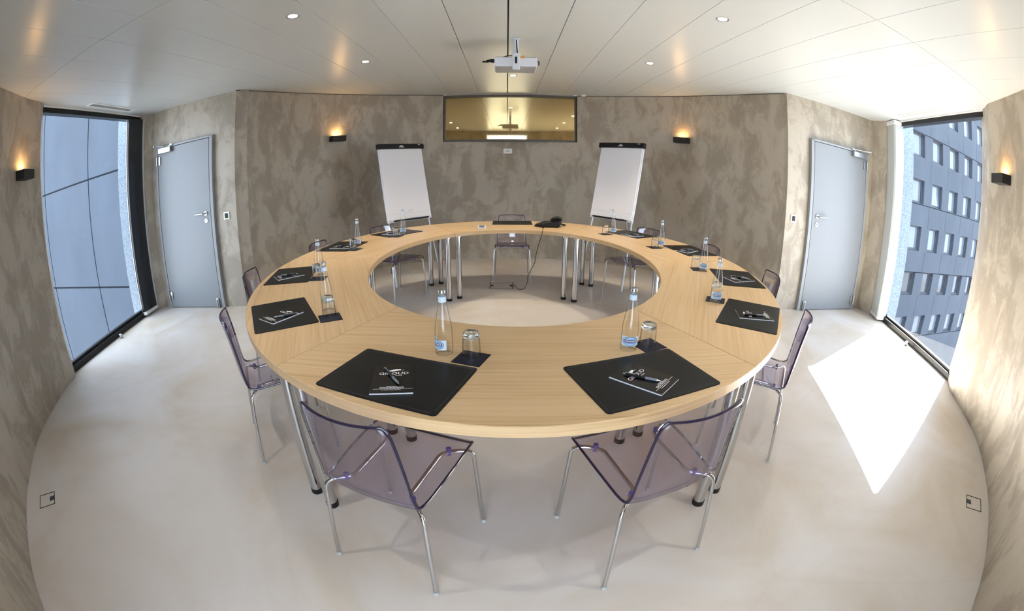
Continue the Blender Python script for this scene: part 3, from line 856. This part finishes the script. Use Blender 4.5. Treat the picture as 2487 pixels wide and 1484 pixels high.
chairs = [((-.470, .978), (.323, .947), 'lilac transparent chair at the front segment, left of the two with its back to us'),
          ((.585, .987), (-.29, .957), 'lilac transparent chair at the front segment, right of the two with its back to us'),
          ((-1.438, 1.745), (.805, .593), 'lilac transparent chair seen side on between the oak ring and the left window'),
          ((1.578, 1.734), (-.80, .60), 'lilac transparent chair seen side on next to the bright sun patch'),
          ((-1.875, 2.67), (.97, .24), 'transparent chair tucked under the left edge of the ring near the left door'),
          ((1.955, 2.65), (-.97, .24), 'transparent chair tucked under the right edge of the ring before the right light switch'),
          ((-1.79, 3.80), (.99, -.10), 'transparent chair on the left behind the side joint, back just above the ring'),
          ((1.925, 3.72), (-.99, -.08), 'transparent chair on the right behind the side joint, back just above the ring'),
          ((-1.414, 4.78), (.807, -.59), 'transparent chair in front of the left flip chart, seat visible under the ring'),
          ((1.59, 4.666), (-.858, -.513), 'transparent chair in front of the right flip chart, seat visible under the ring'),
          ((.066, 5.735), (0, -1), 'transparent chair facing us at the far segment behind the floor box')]
proto = make_chair()
for i, (rm, f, lab) in enumerate(chairs):
    c = proto if i == 0 else copy_tree(proto)
    fv = Vector((f[0], f[1], 0)).normalized()
    c.location = (rm[0] + fv.x * .229, rm[1] + fv.y * .229, 0)
    c.rotation_euler = (0, 0, math.atan2(-fv.x, fv.y))
    tag(c, lab, 'chair', 'chairs around the oak ring table')

# ================================================================== place settings
def rz_up(u): return math.atan2(-u[0], u[1])
def make_blotter(w_=.480, d_=.338):
    root = empty('desk_pad')
    b = BM(); b2 = bmesh.new()
    rr, n = .014, 5
    poly = []
    for sx, sy, a in ((1, 1, 0), (-1, 1, 90), (-1, -1, 180), (1, -1, 270)):
        for k in range(n + 1):
            t = math.radians(a + 90 * k / n)
            poly.append((sx * (w_ / 2 - rr) + rr * math.cos(t), sy * (d_ / 2 - rr) + rr * math.sin(t)))
    b.prism(poly, 0, .0035)
    b.obj('leather_sheet', M['leather'], root)
    b = BM(); e = .012
    for c, dd in (((0, d_ / 2 - e), (w_ - 2 * e - .02, .0014)), ((0, -d_ / 2 + e), (w_ - 2 * e - .02, .0014)), ((w_ / 2 - e, 0), (.0014, d_ - 2 * e - .02)), ((-w_ / 2 + e, 0), (.0014, d_ - 2 * e - .02))):
        b.box((c[0], c[1], .00365), (dd[0], dd[1], .0005))
    b.obj('stitched_border', M['stitch'], root)
    return root
def make_pad():
    root = empty('notepad'); w_, d_, t = .146, .208, .006
    b = BM(); b.box((0, 0, .0026), (w_ - .0015, d_ - .0015, .0052)); b.obj('paper_block', M['paper'], root)
    b = BM(); b.box((0, 0, .0058), (w_, d_, .0010)); b.obj('black_cover', M['cover'], root)
    b = BM(); z = .0066
    vs, fs = text_mesh('GIROUD', .0245, spacing=1.0)
    b.faces([(v.x * 1.12, v.y + .034, z) for v in vs], fs)
    vs, fs = text_mesh('VINS', .0105, spacing=1.15)
    b.faces([(v.x + .018, v.y + .0165, z) for v in vs], fs)
    b.obj('lettering', M['ink'], root); b = BM()
    # roof-like brush mark over the name, with a thin line through it
    b.faces([(-.016, .050, z), (-.004, .0495, z), (.024, .060, z), (.022, .066, z), (.004, .0665, z), (-.018, .056, z)], [(0, 1, 2, 3, 4, 5)])
    b.faces([(-.028, .0565, z), (.036, .0575, z), (.036, .0585, z), (-.028, .0575, z)], [(0, 1, 2, 3)])
    b.obj('logo_mark', M['ink'], root); b = BM()
    # address lines and rule
    b.faces([(-.062, -.078, z), (.071, -.078, z), (.071, -.0766, z), (-.062, -.0766, z)], [(0, 1, 2, 3)])
    rr = random.Random(5)
    for y, x0, x1 in ((-.062, -.018, .016), (-.067, -.040, .040), (-.0725, -.042, .041), (-.085, -.034, .031)):
        x = x0
        while x < x1:
            l = rr.uniform(.003, .010)
            b.faces([(x, y, z), (min(x + l, x1), y, z), (min(x + l, x1), y + .0024, z), (x, y + .0024, z)], [(0, 1, 2, 3)])
            x += l + .0015
    b.obj('address_lines', M['ink'], root)
    return root
def make_pen():
    root = empty('ballpoint_pen'); r = .0048
    b = BM(); b.cyl((0, -.010, r), (0, .062, r), r, n=14); b.obj('barrel', M['black'], root, smooth=True)
    b = BM(); b.cyl((0, -.052, r), (0, -.010, r), .0050, .0052, n=14); b.obj('grip', M['grip'], root, smooth=True)
    b = BM(); b.cyl((0, -.066, r), (0, -.052, r), .0012, .0046, n=14); b.obj('tip', M['satin'], root, smooth=True)
    b = BM(); b.cyl((0, .062, r), (0, .072, r), .0030, n=12); b.box((0, .048, r * 2 + .001), (.003, .034, .0015)); b.obj('push_button', M['satin'], root, smooth=True)
    return root
def make_coaster():
    b = BM(); b.box((0, 0, .001), (.115, .115, .002), bev=.0006)
    return b.obj('coaster', M['coaster'])
def make_bottle():
    root = empty('water_bottle')
    prof = [(.0, .004), (.022, .003), (.030, .0), (.0330, .004), (.0338, .012), (.0338, .085), (.0332, .100), (.0310, .120), (.0275, .142), (.0232, .164), (.0190, .184), (.0160, .200), (.0144, .213), (.0138, .222), (.0136, .236), (.0142, .238), (.0142, .242), (.0132, .245)]
    b = BM(); b.lathe(prof, n=40); b.obj('glass_body', M['glass'], root, smooth=True)
    b = BM(); b.lathe([(.0, .255), (.0118, .2545), (.0134, .2525), (.0140, .2465), (.0146, .2435), (.0138, .2435), (.0, .2440)], n=32); b.obj('cap', M['cap'], root, smooth=True)
    b = BM(); b.lathe([(.0152, .2085), (.0146, .2195), (.0144, .2290)], n=32); b.obj('neck_label', M['label'], root, smooth=True)
    R = .0345
    def bend(x, z, r=R): return (r * math.sin(x / R), -r * math.cos(x / R), z)
    b = BM()
    nn = 20
    vs = [bend(-.043 + .086 * i / nn, z) for i in range(nn + 1) for z in (.026, .066)]
    b.faces(vs, [(2 * i, 2 * i + 2, 2 * i + 3, 2 * i + 1) for i in range(nn)])
    lb = b.obj('label', M['label'], root, smooth=True)
    b = BM()
    def ell(a, c, r, m, z0=.047):
        n_ = 40; ctr = 0
        vs = [bend(a * math.cos(2 * PI * i / n_), z0 + c * math.sin(2 * PI * i / n_), r) for i in range(n_)]
        # strips across
        b.faces(vs, [(i, i + 1, n_ - 2 - i, n_ - 1 - i) for i in range(0, n_ // 2 - 1)], m)
    def ell2(a, c, r, m, z0=.047):
        n_ = 24; vs = []
        for i in range(n_ + 1):
            x = a * math.cos(PI * i / n_); h = c * math.sin(PI * i / n_)
            vs += [bend(x, z0 - h, r), bend(x, z0 + h, r)]
        b.faces(vs, [(2 * i, 2 * i + 1, 2 * i + 3, 2 * i + 2) for i in range(n_)], m)
    ell2(.033, .0195, R + .0003, 0); ell2(.0310, .0175, R + .0006, 1)
    nn = 16; vs = [bend(-.027 + .054 * i / nn, z, R + .0009) for i in range(nn + 1) for z in (.0415, .0535)]
    b.faces(vs, [(2 * i, 2 * i + 2, 2 * i + 3, 2 * i + 1) for i in range(nn)], 2)
    tv, tf = text_mesh('HENNIEZ', .0098, spacing=1.05, bold=.0002)
    b.faces([bend(v.x * 1.16, v.y * 1.05 + .0475, R + .0013) for v in tv], tf, 3)
    for y in (.0375, .0575): 
        for i in range(9):
            x = -.018 + .0045 * i; b.faces([bend(x, y, R + .0009), bend(x + .003, y, R + .0009), bend(x + .003, y + .0018, R + .0009), bend(x, y + .0018, R + .0009)], [(0, 1, 2, 3)], 2)
    b.obj('label_print', [M['navy_ring'], M['label_in'], M['navy'], M['ink']], lb)
    return root
def make_tumbler():
    b = BM()
    prof = [(.0355, 0), (.0358, .003), (.0350, .030), (.0335, .060), (.0318, .078), (.0300, .089), (.0275, .0935), (.018, .0935), (.010, .0905), (0, .0900)]
    root = empty('tumbler')
    b.lathe(prof[:5], n=40)
    b.lathe([(.0355, 0), (.0338, .001), (.0330, .030), (.0314, .058), (.0300, .070)], n=40)
    b.obj('glass_wall', M['tumbler'], root, smooth=True)
    b = BM(); b.lathe([(0, .0745), (.012, .0742), (.022, .0720), (.0285, .0690), (.0316, .0712), (.0318, .080), (.0304, .0905), (.0280, .0945), (.0235, .0950), (.0180, .0930), (.010, .0905), (0, .0900)], n=40)
    b.obj('thick_base', M['thick_glass'], root, smooth=True)
    return root

# seat: (key, desk pad centre, up), (bottle xy, label turn), tumbler xy, coaster rot, notepad centre/up, pen centre/direction
def corner(c, up, which, w_=.146, d_=.208):
    u = Vector((*up, 0)).normalized(); r = Vector((u.y, -u.x, 0)); c = Vector((*c, 0))
    o = {'BL': r * w_ / 2 + u * d_ / 2, 'BR': -r * w_ / 2 + u * d_ / 2, 'TR': -r * w_ / 2 - u * d_ / 2}[which]
    p = c + o
    return (p.x, p.y)
S = [
 dict(k='FL', where='front segment, left setting', pad=((-.380, 1.304), (.316, .949)), bottle=((-.238, 1.522), -48), glass=(-.132, 1.503), coaster=((-.131, 1.475), (.345, .94)), note=(corner((-.296, 1.194), (-.155, .988), 'BR'), (-.155, .988)), pen=((-.390, 1.290), (-.575, .818))),
 dict(k='FR', where='front segment, right setting', pad=((.479, 1.307), (-.296, .955)), bottle=((.487, 1.552), -8), glass=(.578, 1.585), coaster=((.583, 1.583), (-.36, .93)), note=(corner((.500, 1.160), (-.715, .70), 'BL'), (-.715, .70)), pen=((.466, 1.278), (-.86, .51))),
 dict(k='LF', where='left front segment, setting nearer to us', pad=((-1.1725, 1.9225), (.82, .57)), bottle=((-.925, 2.010), 150), glass=(-.888, 1.937), coaster=((-.865, 1.890), (-.51, .86)), note=(corner((-1.136, 1.759), (.44, .90), 'BR'), (.44, .90)), pen=((-1.115, 1.865), (.86, .51))),
 dict(k='LB', where='left front segment, setting further back', pad=((-1.528, 2.738), (.966, .26)), bottle=((-1.297, 2.745), 40), glass=(-1.278, 2.655), coaster=((-1.265, 2.640), (-.1, .99)), note=(corner((-1.561, 2.577), (.71, .70), 'BR'), (.71, .70)), pen=((-1.540, 2.700), (.93, .36))),
 dict(k='LR', where='left rear segment, setting nearer to the left door', pad=((-1.534, 3.815), (.992, -.124)), bottle=((-1.372, 3.815), 0), glass=(-1.362, 3.645), coaster=((-1.350, 3.640), (.3, .95)), note=(corner((-1.620, 3.689), (.99, -.10), 'BR'), (.99, -.10)), pen=((-1.515, 3.765), (.99, .1))),
 dict(k='LX', where='left rear segment, setting before the left flip chart', pad=((-1.180, 4.545), (.807, -.59)), bottle=((-1.086, 4.465), 5), glass=(-1.138, 4.326), coaster=((-1.128, 4.320), (.4, .9)), note=(corner((-1.320, 4.438), (.93, -.36), 'BR'), (.93, -.36)), pen=((-1.205, 4.470), (.97, -.2))),
 dict(k='RX', where='right rear segment, setting before the right flip chart', pad=((1.345, 4.540), (-.858, -.513)), bottle=((1.136, 4.532), 0), glass=(1.044, 4.498), coaster=((1.040, 4.490), (-.3, .95)), note=((1.325, 4.425), (-.93, -.36)), pen=((1.330, 4.440), (-.99, -.1))),
 dict(k='RR', where='right rear segment, setting beyond the right joint', pad=((1.680, 3.690), (-.986, -.166)), bottle=((1.432, 3.812), -18), glass=(1.358, 3.780), coaster=((1.352, 3.785), (-.2, .97)), note=(corner((1.759, 3.656), (-.80, -.60), 'BL'), (-.80, -.60)), pen=((1.640, 3.660), (-.9, -.3))),
 dict(k='RB', where='right front segment, setting further back', pad=((1.646, 2.697), (-.968, .25)), bottle=((1.440, 2.878), -22), glass=(1.425, 2.985), coaster=((1.432, 2.940), (.2, .97)), note=(corner((1.759, 2.601), (-.98, -.19), 'BL'), (-.98, -.19)), pen=((1.655, 2.665), (-.80, .55))),
 dict(k='RF', where='right front segment, setting nearer to us', pad=((1.3035, 1.919), (-.80, .60)), bottle=((1.182, 2.145), -12), glass=(1.222, 2.222), coaster=((1.205, 2.188), (.5, .86)), note=(corner((1.394, 1.800), (-.95, .306), 'BL'), (-.95, .306)), pen=((1.305, 1.880), (-.97, .22))),
]
plan = {
 'FL': ('left one of the two front settings', ),
}
spot = {'FL': 'at the nearest left seat', 'FR': 'at the nearest right seat', 'LF': 'beside the chair at the left window', 'LB': 'at the left seat near the left door',
        'LR': 'at the left just behind the side joint', 'LX': 'at the seat before the left flip chart', 'RX': 'at the seat before the right flip chart', 'RR': 'at the right just behind the side joint',
        'RB': 'at the right seat near the right door', 'RF': 'beside the chair at the sun patch'}
B0, P0, N0, C0, G0, W0 = make_blotter(), make_pen(), make_pad(), make_coaster(), make_tumbler(), make_bottle()
first = {}
def inst(p):
    if p not in first: first[p] = 1; return p
    return copy_tree(p)
zp = TT + .0035
for s in S:
    sp = spot[s['k']]
    o = inst(B0); o.location = (*s['pad'][0], TT); o.rotation_euler = (0, 0, rz_up(s['pad'][1])); tag(o, 'black desk pad with notepad ' + sp, 'desk pad', 'desk pads on the oak ring')
    o = inst(N0); o.location = (*s['note'][0], zp); o.rotation_euler = (0, 0, rz_up(s['note'][1])); tag(o, 'black notepad with white lettering ' + sp, 'notepad', 'notepads on the desk pads')
    o = inst(P0); o.location = (*s['pen'][0], zp + .0067); o.rotation_euler = (0, 0, rz_up(s['pen'][1])); tag(o, 'black pen lying on the notepad ' + sp, 'pen', 'pens on the notepads')
    ontop = s['k'] in ('LR', 'LX')
    o = inst(C0); o.location = (*s['coaster'][0], zp if ontop else TT); o.rotation_euler = (0, 0, rz_up(s['coaster'][1])); tag(o, 'square navy coaster under a tumbler ' + sp, 'coaster', 'coasters on the oak ring')
    o = inst(G0); o.location = (*s['glass'], (zp if ontop else TT) + .002); tag(o, 'upside-down clear glass tumbler ' + sp, 'glass', 'tumblers on the coasters')
    o = inst(W0); oz = TT + (.0022 if s['k'] in ('RF', 'RB') else (.0037 if s['k'] in ('LR', 'LX') else 0)); o.location = (*s['bottle'][0], oz); o.rotation_euler = (0, 0, math.radians(s['bottle'][1])); tag(o, 'clear glass water bottle with blue oval label ' + sp, 'bottle', 'water bottles on the oak ring')
o = copy_tree(B0); o.location = (.068, 5.31, TT); o.rotation_euler = (0, 0, PI); tag(o, 'bare black desk pad on the far segment between white gadget and phone', 'desk pad', 'desk pads on the oak ring')

# ------------------------------------------------------------------ phone, gadget
ph = tag(empty('conference_phone', (.485, 5.0, TT), math.radians(-8)), 'black conference phone on the far table segment', 'phone')
b = BM()
b.faces([(-.165, -.06, .012), (-.06, -.105, .012), (.135, -.085, .02), (.155, .09, .02), (-.08, .10, .012), (-.165, .02, .012),
         (-.150, -.05, .026), (-.055, -.090, .044), (.120, -.070, .064), (.140, .075, .080), (-.075, .085, .052), (-.150, .015, .028)],
        [(5, 4, 3, 2, 1, 0), (6, 7, 8, 9, 10, 11)] + [(i, (i + 1) % 6, 6 + (i + 1) % 6, 6 + i) for i in range(6)])
bmesh.ops.bevel(b.bm, geom=b.bm.edges[:], offset=.006, segments=2, affect='EDGES')
b.obj('housing', M['black'], ph)
b = BM(); b.tube(round_path([(.02, -.03, .072), (.05, .02, .098), (.115, .055, .104), (.150, .06, .080)], .03), [.017] * 3 + [.019] * 13, 14) if False else b.tube([(.025, .02, .070), (.05, .03, .088), (.09, .045, .096), (.130, .055, .088), (.150, .06, .075)], [.016, .022, .024, .022, .016], 14)
b.obj('handset', M['black'], ph, smooth=True)
for x, y in ((-.06, -.085), (.105, -.07), (.12, .07), (-.09, .08)):
    b = BM(); b.cyl((x, y, 0), (x, y, .03), .011, .014, n=14); b.obj('foot', M['black'], ph, smooth=True)
b = BM(); b.tube(round_path([(.14, -.01, .035), (.185, .0, .03), (.20, .03, .018), (.17, .05, .012), (.15, .05, .02)], .02), .006, 10); b.obj('plug_lead', M['black'], ph, smooth=True)
cw = [(.425, 4.895, TT + .018), (.405, 4.80, TT + .006), (.395, 4.70, TT + .005), (.389, 4.655, TT + .003), (.385, 4.640, TT - .008), (.372, 4.638, .68), (.352, 4.665, .60), (.330, 4.74, .474), (.320, 4.82, .354), (.293, 4.92, .255), (.260, 5.05, .150), (.258, 5.14, .05), (.245, 5.13, .006), (.215, 4.96, .005), (.192, 4.935, .005), (.150, 4.925, .005), (.120, 4.99, .005), (.100, 5.08, .010), (.086, 5.10, .014)]
def smooth_pts(p, n=6):
    p = [Vector(q) for q in p]; out = []
    for i in range(len(p) - 1):
        a, b_, c, d = p[max(i - 1, 0)], p[i], p[i + 1], p[min(i + 2, len(p) - 1)]
        for k in range(n):
            t = k / n
            out.append(.5 * ((2 * b_) + (c - a) * t + (2 * a - 5 * b_ + 4 * c - d) * t * t + (3 * b_ - a - 3 * c + d) * t ** 3))
    return out + [p[-1]]
b = BM(); b.tube(smooth_pts(cw), .0035, 8); tag(b.obj('power_cord', M['black'], smooth=True), 'thin black cord running from the phone to the floor box', 'cord')
g = tag(empty('table_sensor', (-.275, 4.80, TT), 0), 'small white gadget with black slot on the far segment', 'gadget')
b = BM(); b.box((0, 0, .020), (.088, .070, .040), bev=.008); b.obj('housing', M['white'], g, smooth=True)
b = BM(); b.box((0, -.0345, .027), (.058, .003, .011), bev=.001); b.box((0, -.018, .0400), (.058, .030, .002)); b.obj('slot', M['black'], g)

# ------------------------------------------------------------------ floor boxes
fb = tag(empty('floor_box', (-.060, 5.092, 0)), 'flush floor box with two black flaps under the far segment', 'floor box')
b = BM(); b.box((0, -.133, .001), (.278, .004, .002)); b.box((0, .133, .001), (.278, .003, .002)); b.box((-.138, 0, .001), (.006, .266, .002)); b.box((.138, 0, .001), (.006, .266, .002)); b.obj('lid_joint', M['gap'], fb)
for sx in (-1, 1):
    b = BM(); b.box((sx * .118, .0, .004), (.036, .030, .008), bev=.002); b.box((sx * .138, 0, .008), (.010, .250, .014), bev=.003); b.obj('cable_flap', M['black'], fb)
for q, e, lab in (([(-2.705, .594), (-2.621, .694), (-2.517, .620), (-2.598, .519)], 1, 'square flush floor socket by the left wall'), ([(2.696, .645), (2.782, .543), (2.675, .467), (2.588, .568)], 3, 'square flush floor socket by the right wall')):
    c = sum((Vector((*p, 0)) for p in q), Vector()) / 4
    r = tag(empty('floor_socket', (c.x, c.y, 0)), lab, 'floor socket')
    P = [Vector((*p, 0)) - c for p in q]
    b = BM()
    for i in range(4):
        a, d = P[i], P[(i + 1) % 4]; m_ = (a + d) / 2; v = d - a
        b.box((m_.x, m_.y, .001), (v.length + .005, .005, .002), rz=math.atan2(v.y, v.x))
    b.obj('lid_joint', M['gap'], r)
    a, d = P[e], P[(e + 1) % 4]; m_ = (a + d) / 2 * .68; v = d - a
    b = BM(); b.box((m_.x, m_.y, .0015), (.040, .038, .003), rz=math.atan2(v.y, v.x)); b.obj('cable_flap', M['wframe'], r)

# ------------------------------------------------------------------ door stops at the windows
for p, lab in (((-4.30, 2.93, .035), 'small round metal knob at the foot of the left window'), ((4.42, 2.75, .035), 'small round metal knob at the foot of the right window')):
    b = BM(); b.lathe([(0, 0), (.018, .001), (.024, .010), (.026, .030), (.022, .045), (.012, .050), (0, .051)], n=24)
    o = b.obj('door_stop', M['satin'], smooth=True, loc=(p[0], p[1], 0)); tag(o, lab, 'door stop')

# ================================================================== flip charts
def flipchart(x, y, yaw, zt, L, t, lab):
    root = tag(empty('flip_chart', (x, y, 0), yaw), lab, 'flip chart', 'flip charts')
    W_ = .70
    # local frame: x along the top edge, y towards the back; board plane leans back by t
    Rm = Matrix.Translation((0, 0, zt)) @ Matrix.Rotation(-t, 4, 'X')
    def bx(k, c, d, bev=0): 
        b2 = BM(); b2.box(c, d, bev=bev); k.join(b2.bm, Rm)
    k = BM(); bx(k, (0, .012, -L / 2 - .02), (W_ - .02, .018, L - .02), .004); k.obj('board', M['board'], root)
    k = BM(); bx(k, (0, -.004, -L / 2 - .015), (W_ - .05, .012, L - .06), .001); pd = k.obj('paper_pad', M['paper'], root)
    k = BM(); bx(k, (0, -.0105, -L + .09), (.62, .0008, .0012)); bx(k, (.03, -.0105, -L + .118), (.055, .0008, .004)); bx(k, (-.005, -.0105, -L + .113), (.012, .0008, .012)); k.obj('faint_print', M['greyink'], pd)
    k = BM(); bx(k, (0, -.008, -.018), (W_ + .02, .045, .066), .006); cb = k.obj('clamp_bar', M['black'], root)
    for nm_, (xx, zz, ww, hh) in (('upper_lettering', (0, -.012, .035, .010)), ('lower_lettering', (.0, -.028, .075, .013)), ('corner_lettering', (.28, .0, .035, .008))):
        k = BM(); n_ = max(3, int(ww / .011))
        for i in range(n_): bx(k, (xx - ww / 2 + ww * (i + .5) / n_, -.031, zz), (ww / n_ * .72, .001, hh))
        k.obj(nm_, M['ink'], cb)
    k = BM(); bx(k, (0.0, -.02, -L + .005), (.50, .075, .02), .004); k.obj('pen_tray', M['black'], root)
    # legs run down from the board to the floor
    tn = math.tan(t)
    for sx in (-1, 1):
        p0 = Rm @ Vector((sx * .27, .03, -.25)); p1 = Rm @ Vector((sx * .31, .03, -L - .02)); d = (p1 - p0) / (p1.z - p0.z)
        p2 = p1 + d * (0.0 - p1.z)
        k = BM(); k.tube([p0, p1, p2], .0125, 12); k.obj('leg', M['satin'], root, smooth=True)
    k = BM(); p0 = Rm @ Vector((0, .03, -.30)); k.tube([p0, (0, p0.y + .34, 0)], .0125, 12); k.obj('leg', M['satin'], root, smooth=True)
flipchart(-1.3564, 5.4947, .8355, 1.734, .9731, .2158, 'white flip chart on a chrome stand, left of the gold window')
flipchart(1.4327, 5.3576, -.9146, 1.7558, .9617, .2163, 'white flip chart on a chrome stand, right of the gold window')

# ================================================================== wall lamps
def sconce(p, nx_, ny_, lab, face=.2):
    rz = math.atan2(-nx_, ny_)         # local -y = out of the wall ... local y into wall
    root = tag(empty('wall_sconce', (p[0], p[1], p[2]), rz + PI), lab, 'wall lamp', 'up-light wall lamps')
    # local y points into the wall, body sticks out to -y
    w_, d_, h_ = .215, .105, .076
    k = BM()
    t = .004
    k.box((0, -d_ + t / 2, 0), (w_, t, h_)); k.box((0, -t / 2, 0), (w_, t, h_)); k.box((-w_ / 2 + t / 2, -d_ / 2, 0), (t, d_ - 2 * t, h_)); k.box((w_ / 2 - t / 2, -d_ / 2, 0), (t, d_ - 2 * t, h_)); k.box((0, -d_ / 2, -h_ / 2 + t / 2), (w_ - 2 * t, d_ - 2 * t, t))
    k.obj('housing', M['black_matte'], root)
    k = BM(); k.box((0, -d_ / 2, .018), (.09, .035, .012), bev=.003); k.obj('lamp_capsule', M['warmbulb'], root)
    l = bpy.data.lights.new('sconce_light', 'AREA'); l.shape = 'RECTANGLE'; l.size = .10; l.size_y = .04; l.energy = 0.6; l.color = (1.0, .56, .20)
    lo = bpy.data.objects.new('sconce_light', l); C.objects.link(lo); lo.parent = root; lo.location = (0, -.04, .036); lo.rotation_euler = (PI + .25, 0, 0)
def wn(fn, x, sgn):
    s = (fn(x + .01) - fn(x - .01)) / .02
    n_ = Vector((s, -1)).normalized() * sgn     # sgn=1: normal towards -y (room side of back wall)
    return n_
for x, lab in ((-2.30, 'black box wall lamp glowing upward on the back wall, left of the left flip chart'), (2.385, 'black box wall lamp glowing upward on the back wall, right of the right flip chart')):
    n_ = wn(wback, x, 1); sconce((x, wback(x) - .002, 1.902), n_.x, n_.y, lab)
for x, lab in ((-3.86, 'black box wall lamp glowing upward at the far left, before the left window'), (3.80, 'black box wall lamp glowing upward at the far right, before the right window')):
    n_ = wn(wnear, x, -1); sconce((x, wnear(x) + .002, 1.882), n_.x, n_.y, lab)

# ================================================================== ceiling things
LP = [(-1.383, 2.473, 'recessed ceiling spot, nearest on the left'), (1.402, 2.499, 'recessed ceiling spot, nearest on the right'), (-1.370, 4.054, 'recessed ceiling spot, left of the projector'), (1.390, 4.081, 'recessed ceiling spot, right of the projector'), (.069, 5.162, 'recessed ceiling spot below and behind the projector'),
      (-1.390, .900, 'recessed ceiling spot above the left of the camera'), (1.410, .920, 'recessed ceiling spot above the right of the camera')]
for x, y, lab in LP:
    r = tag(empty('ceiling_spot', (x, y, H)), lab, 'ceiling light', 'recessed ceiling spots')
    k = BM(); k.lathe([(.033, -.001), (.046, -.004), (.047, -.001), (.047, .0), (.033, .0)], n=36, closed=True); k.obj('ring', M['ringwhite'], r, smooth=True)
    k = BM(); k.lathe([(0, -.002), (.033, -.002), (.033, -.0005), (0, -.0005)], n=32); k.obj('lens', M['bulb'], r)
    l = bpy.data.lights.new('spot_light', 'SPOT'); l.energy = 34 if y > 4 else 17; l.color = (1, .88, .70) if y > 4 else (1, .96, .91); l.spot_size = math.radians(95); l.spot_blend = .8; l.shadow_soft_size = .03
    lo = bpy.data.objects.new('spot_light', l); C.objects.link(lo); lo.parent = r; lo.location = (0, 0, -.012)
# projector
pj = tag(empty('projector', (.071, 3.60, H)), 'white ceiling projector hanging from a short pole', 'projector')
def pbox(name, c, d, m, par=pj, bev=.006):
    k = BM(); k.box((c[0] - .071, c[1] - 3.60, c[2] - H), d, bev=bev); return k.obj(name, m, par)
k = BM(); k.cyl((0, 0, -.006), (0, 0, 0), .038, n=28); k.cyl((0, 0, -.19), (0, 0, -.006), .021, n=24); k.obj('pole', M['projector'], pj, smooth=True)
pbox('housing', (.070, 3.632, 2.315), (.345, .255, .082), M['projector'], bev=.008)
pbox('underside', (.070, 3.632, 2.271), (.325, .240, .008), M['proj_under'], bev=.003)
pbox('top_trim', (.070, 3.632, 2.3575), (.340, .250, .005), M['vent'], bev=.002)
br = pbox('bracket', (.071, 3.494, 2.315), (.062, .012, .150), M['projector'], bev=.004)
k = BM(); k.box((0, -.055, -.165), (.062, .110, .012), bev=.003); k.obj('bracket_arm', M['projector'], pj)
k = BM(); k.prism([(-.009, -.03), (.009, -.03), (.009, .03), (-.009, .03)], -.0, .003)
for v in k.bm.verts: v.co = Vector((v.co.x, -.1135 - v.co.z, v.co.y - .222))
k.obj('slot', M['void'], br)
k = BM(); k.tube(smooth_pts([(-.176, .03, -.196), (-.21, .02, -.195), (-.245, .01, -.205), (-.275, .0, -.208)]), [.018] * 6 + [.013] * 6 + [.008] * 6 + [.004], 10); k.tube(smooth_pts([(-.17, .0, -.19), (-.10, -.06, -.180), (-.03, -.10, -.175)]), .004, 8); k.tube(smooth_pts([(.006, -.023, -.01), (.008, -.024, -.08), (.016, -.028, -.16), (.012, -.05, -.19)]), .0045, 8)
k.obj('cable', M['black'], pj, smooth=True)
k = BM(); k.box((.055, -.10, -.193), (.030, .030, .018), bev=.003); k.obj('tag', M['yellow'], pj)
for sx in (-.13, .13):
    k = BM(); k.cyl((sx, 0, -.187), (sx, 0, -.175), .010); k.obj('screw_knob', M['black'], pj)
k = BM(); k.tube([(.176, -.09, -.225), (.185, -.095, -.235), (.182, -.095, -.262)], .005, 8); k.obj('lens_lever', M['black'], pj)
# projection screen slot
r = tag(empty('screen_slot', (.045, 6.515, H)), 'slim white projection screen case along the ceiling above the gold window', 'projection screen')
k = BM(); k.box((0, 0, -.006), (1.98, .07, .012), bev=.003); k.obj('case', M['white'], r)
k = BM(); k.box((0, -.02, -.0125), (1.88, .012, .003)); k.box((0, -.0355, -.0065), (1.88, .003, .0045)); k.obj('slot', M['void'], r)
# ceiling sensor, wall plate
k = BM(); k.lathe([(0, -.03), (.022, -.028), (.036, -.018), (.042, -.004), (.042, 0)], n=28); o = k.obj('motion_sensor', M['white'], smooth=True, loc=(1.125, 6.42, H)); tag(o, 'small white dome sensor on the ceiling right of the gold window', 'sensor')
r = tag(empty('wall_plate', (.013, wback(.013) - .008, 1.664)), 'small white wall plate under the gold window', 'wall plate')
k = BM(); k.box((0, 0, 0), (.132, .016, .078), bev=.004); k.obj('plate', M['white'], r)
k = BM(); k.box((-.045, -.0085, -.004), (.004, .002, .01)); k.box((.045, -.0085, -.004), (.004, .002, .01)); k.box((0, -.0085, 0), (.05, .002, .02)); k.obj('socket_marks', M['vent'], r)
# ceiling air slots
for q, s, lab in (([(-4.16, 2.648), (-4.025, 2.657), (-4.256, 3.467), (-4.365, 3.435)], UL, 'long grey air slot in the ceiling before the left window'), ([(4.425, 3.284), (4.211, 2.602), (4.293, 2.503), (4.487, 3.169)], UR, 'long pale air slot in the ceiling before the right window')):
    c = sum((Vector((*p, 0)) for p in q), Vector()) / 4
    r = tag(empty('air_slot', (c.x, c.y, H), math.atan2(s.y, s.x)), lab, 'air vent')
    k = BM(); k.box((0, .055, -.004), (.86, .016, .008)); k.box((0, -.055, -.004), (.86, .016, .008)); k.box((.422, 0, -.004), (.016, .095, .008)); k.box((-.422, 0, -.004), (.016, .095, .008)); k.obj('frame', M['white'], r)
    k = BM(); k.box((0, 0, -.001), (.83, .095, .002)); k.obj('grille_back', M['vent'], r)
    for i in range(4):
        k = BM(); k.box((0, -.036 + .024 * i, -.004), (.83, .006, .007)); k.obj('slat', M['vent'] if lab.startswith('long grey') else M['white'], r)
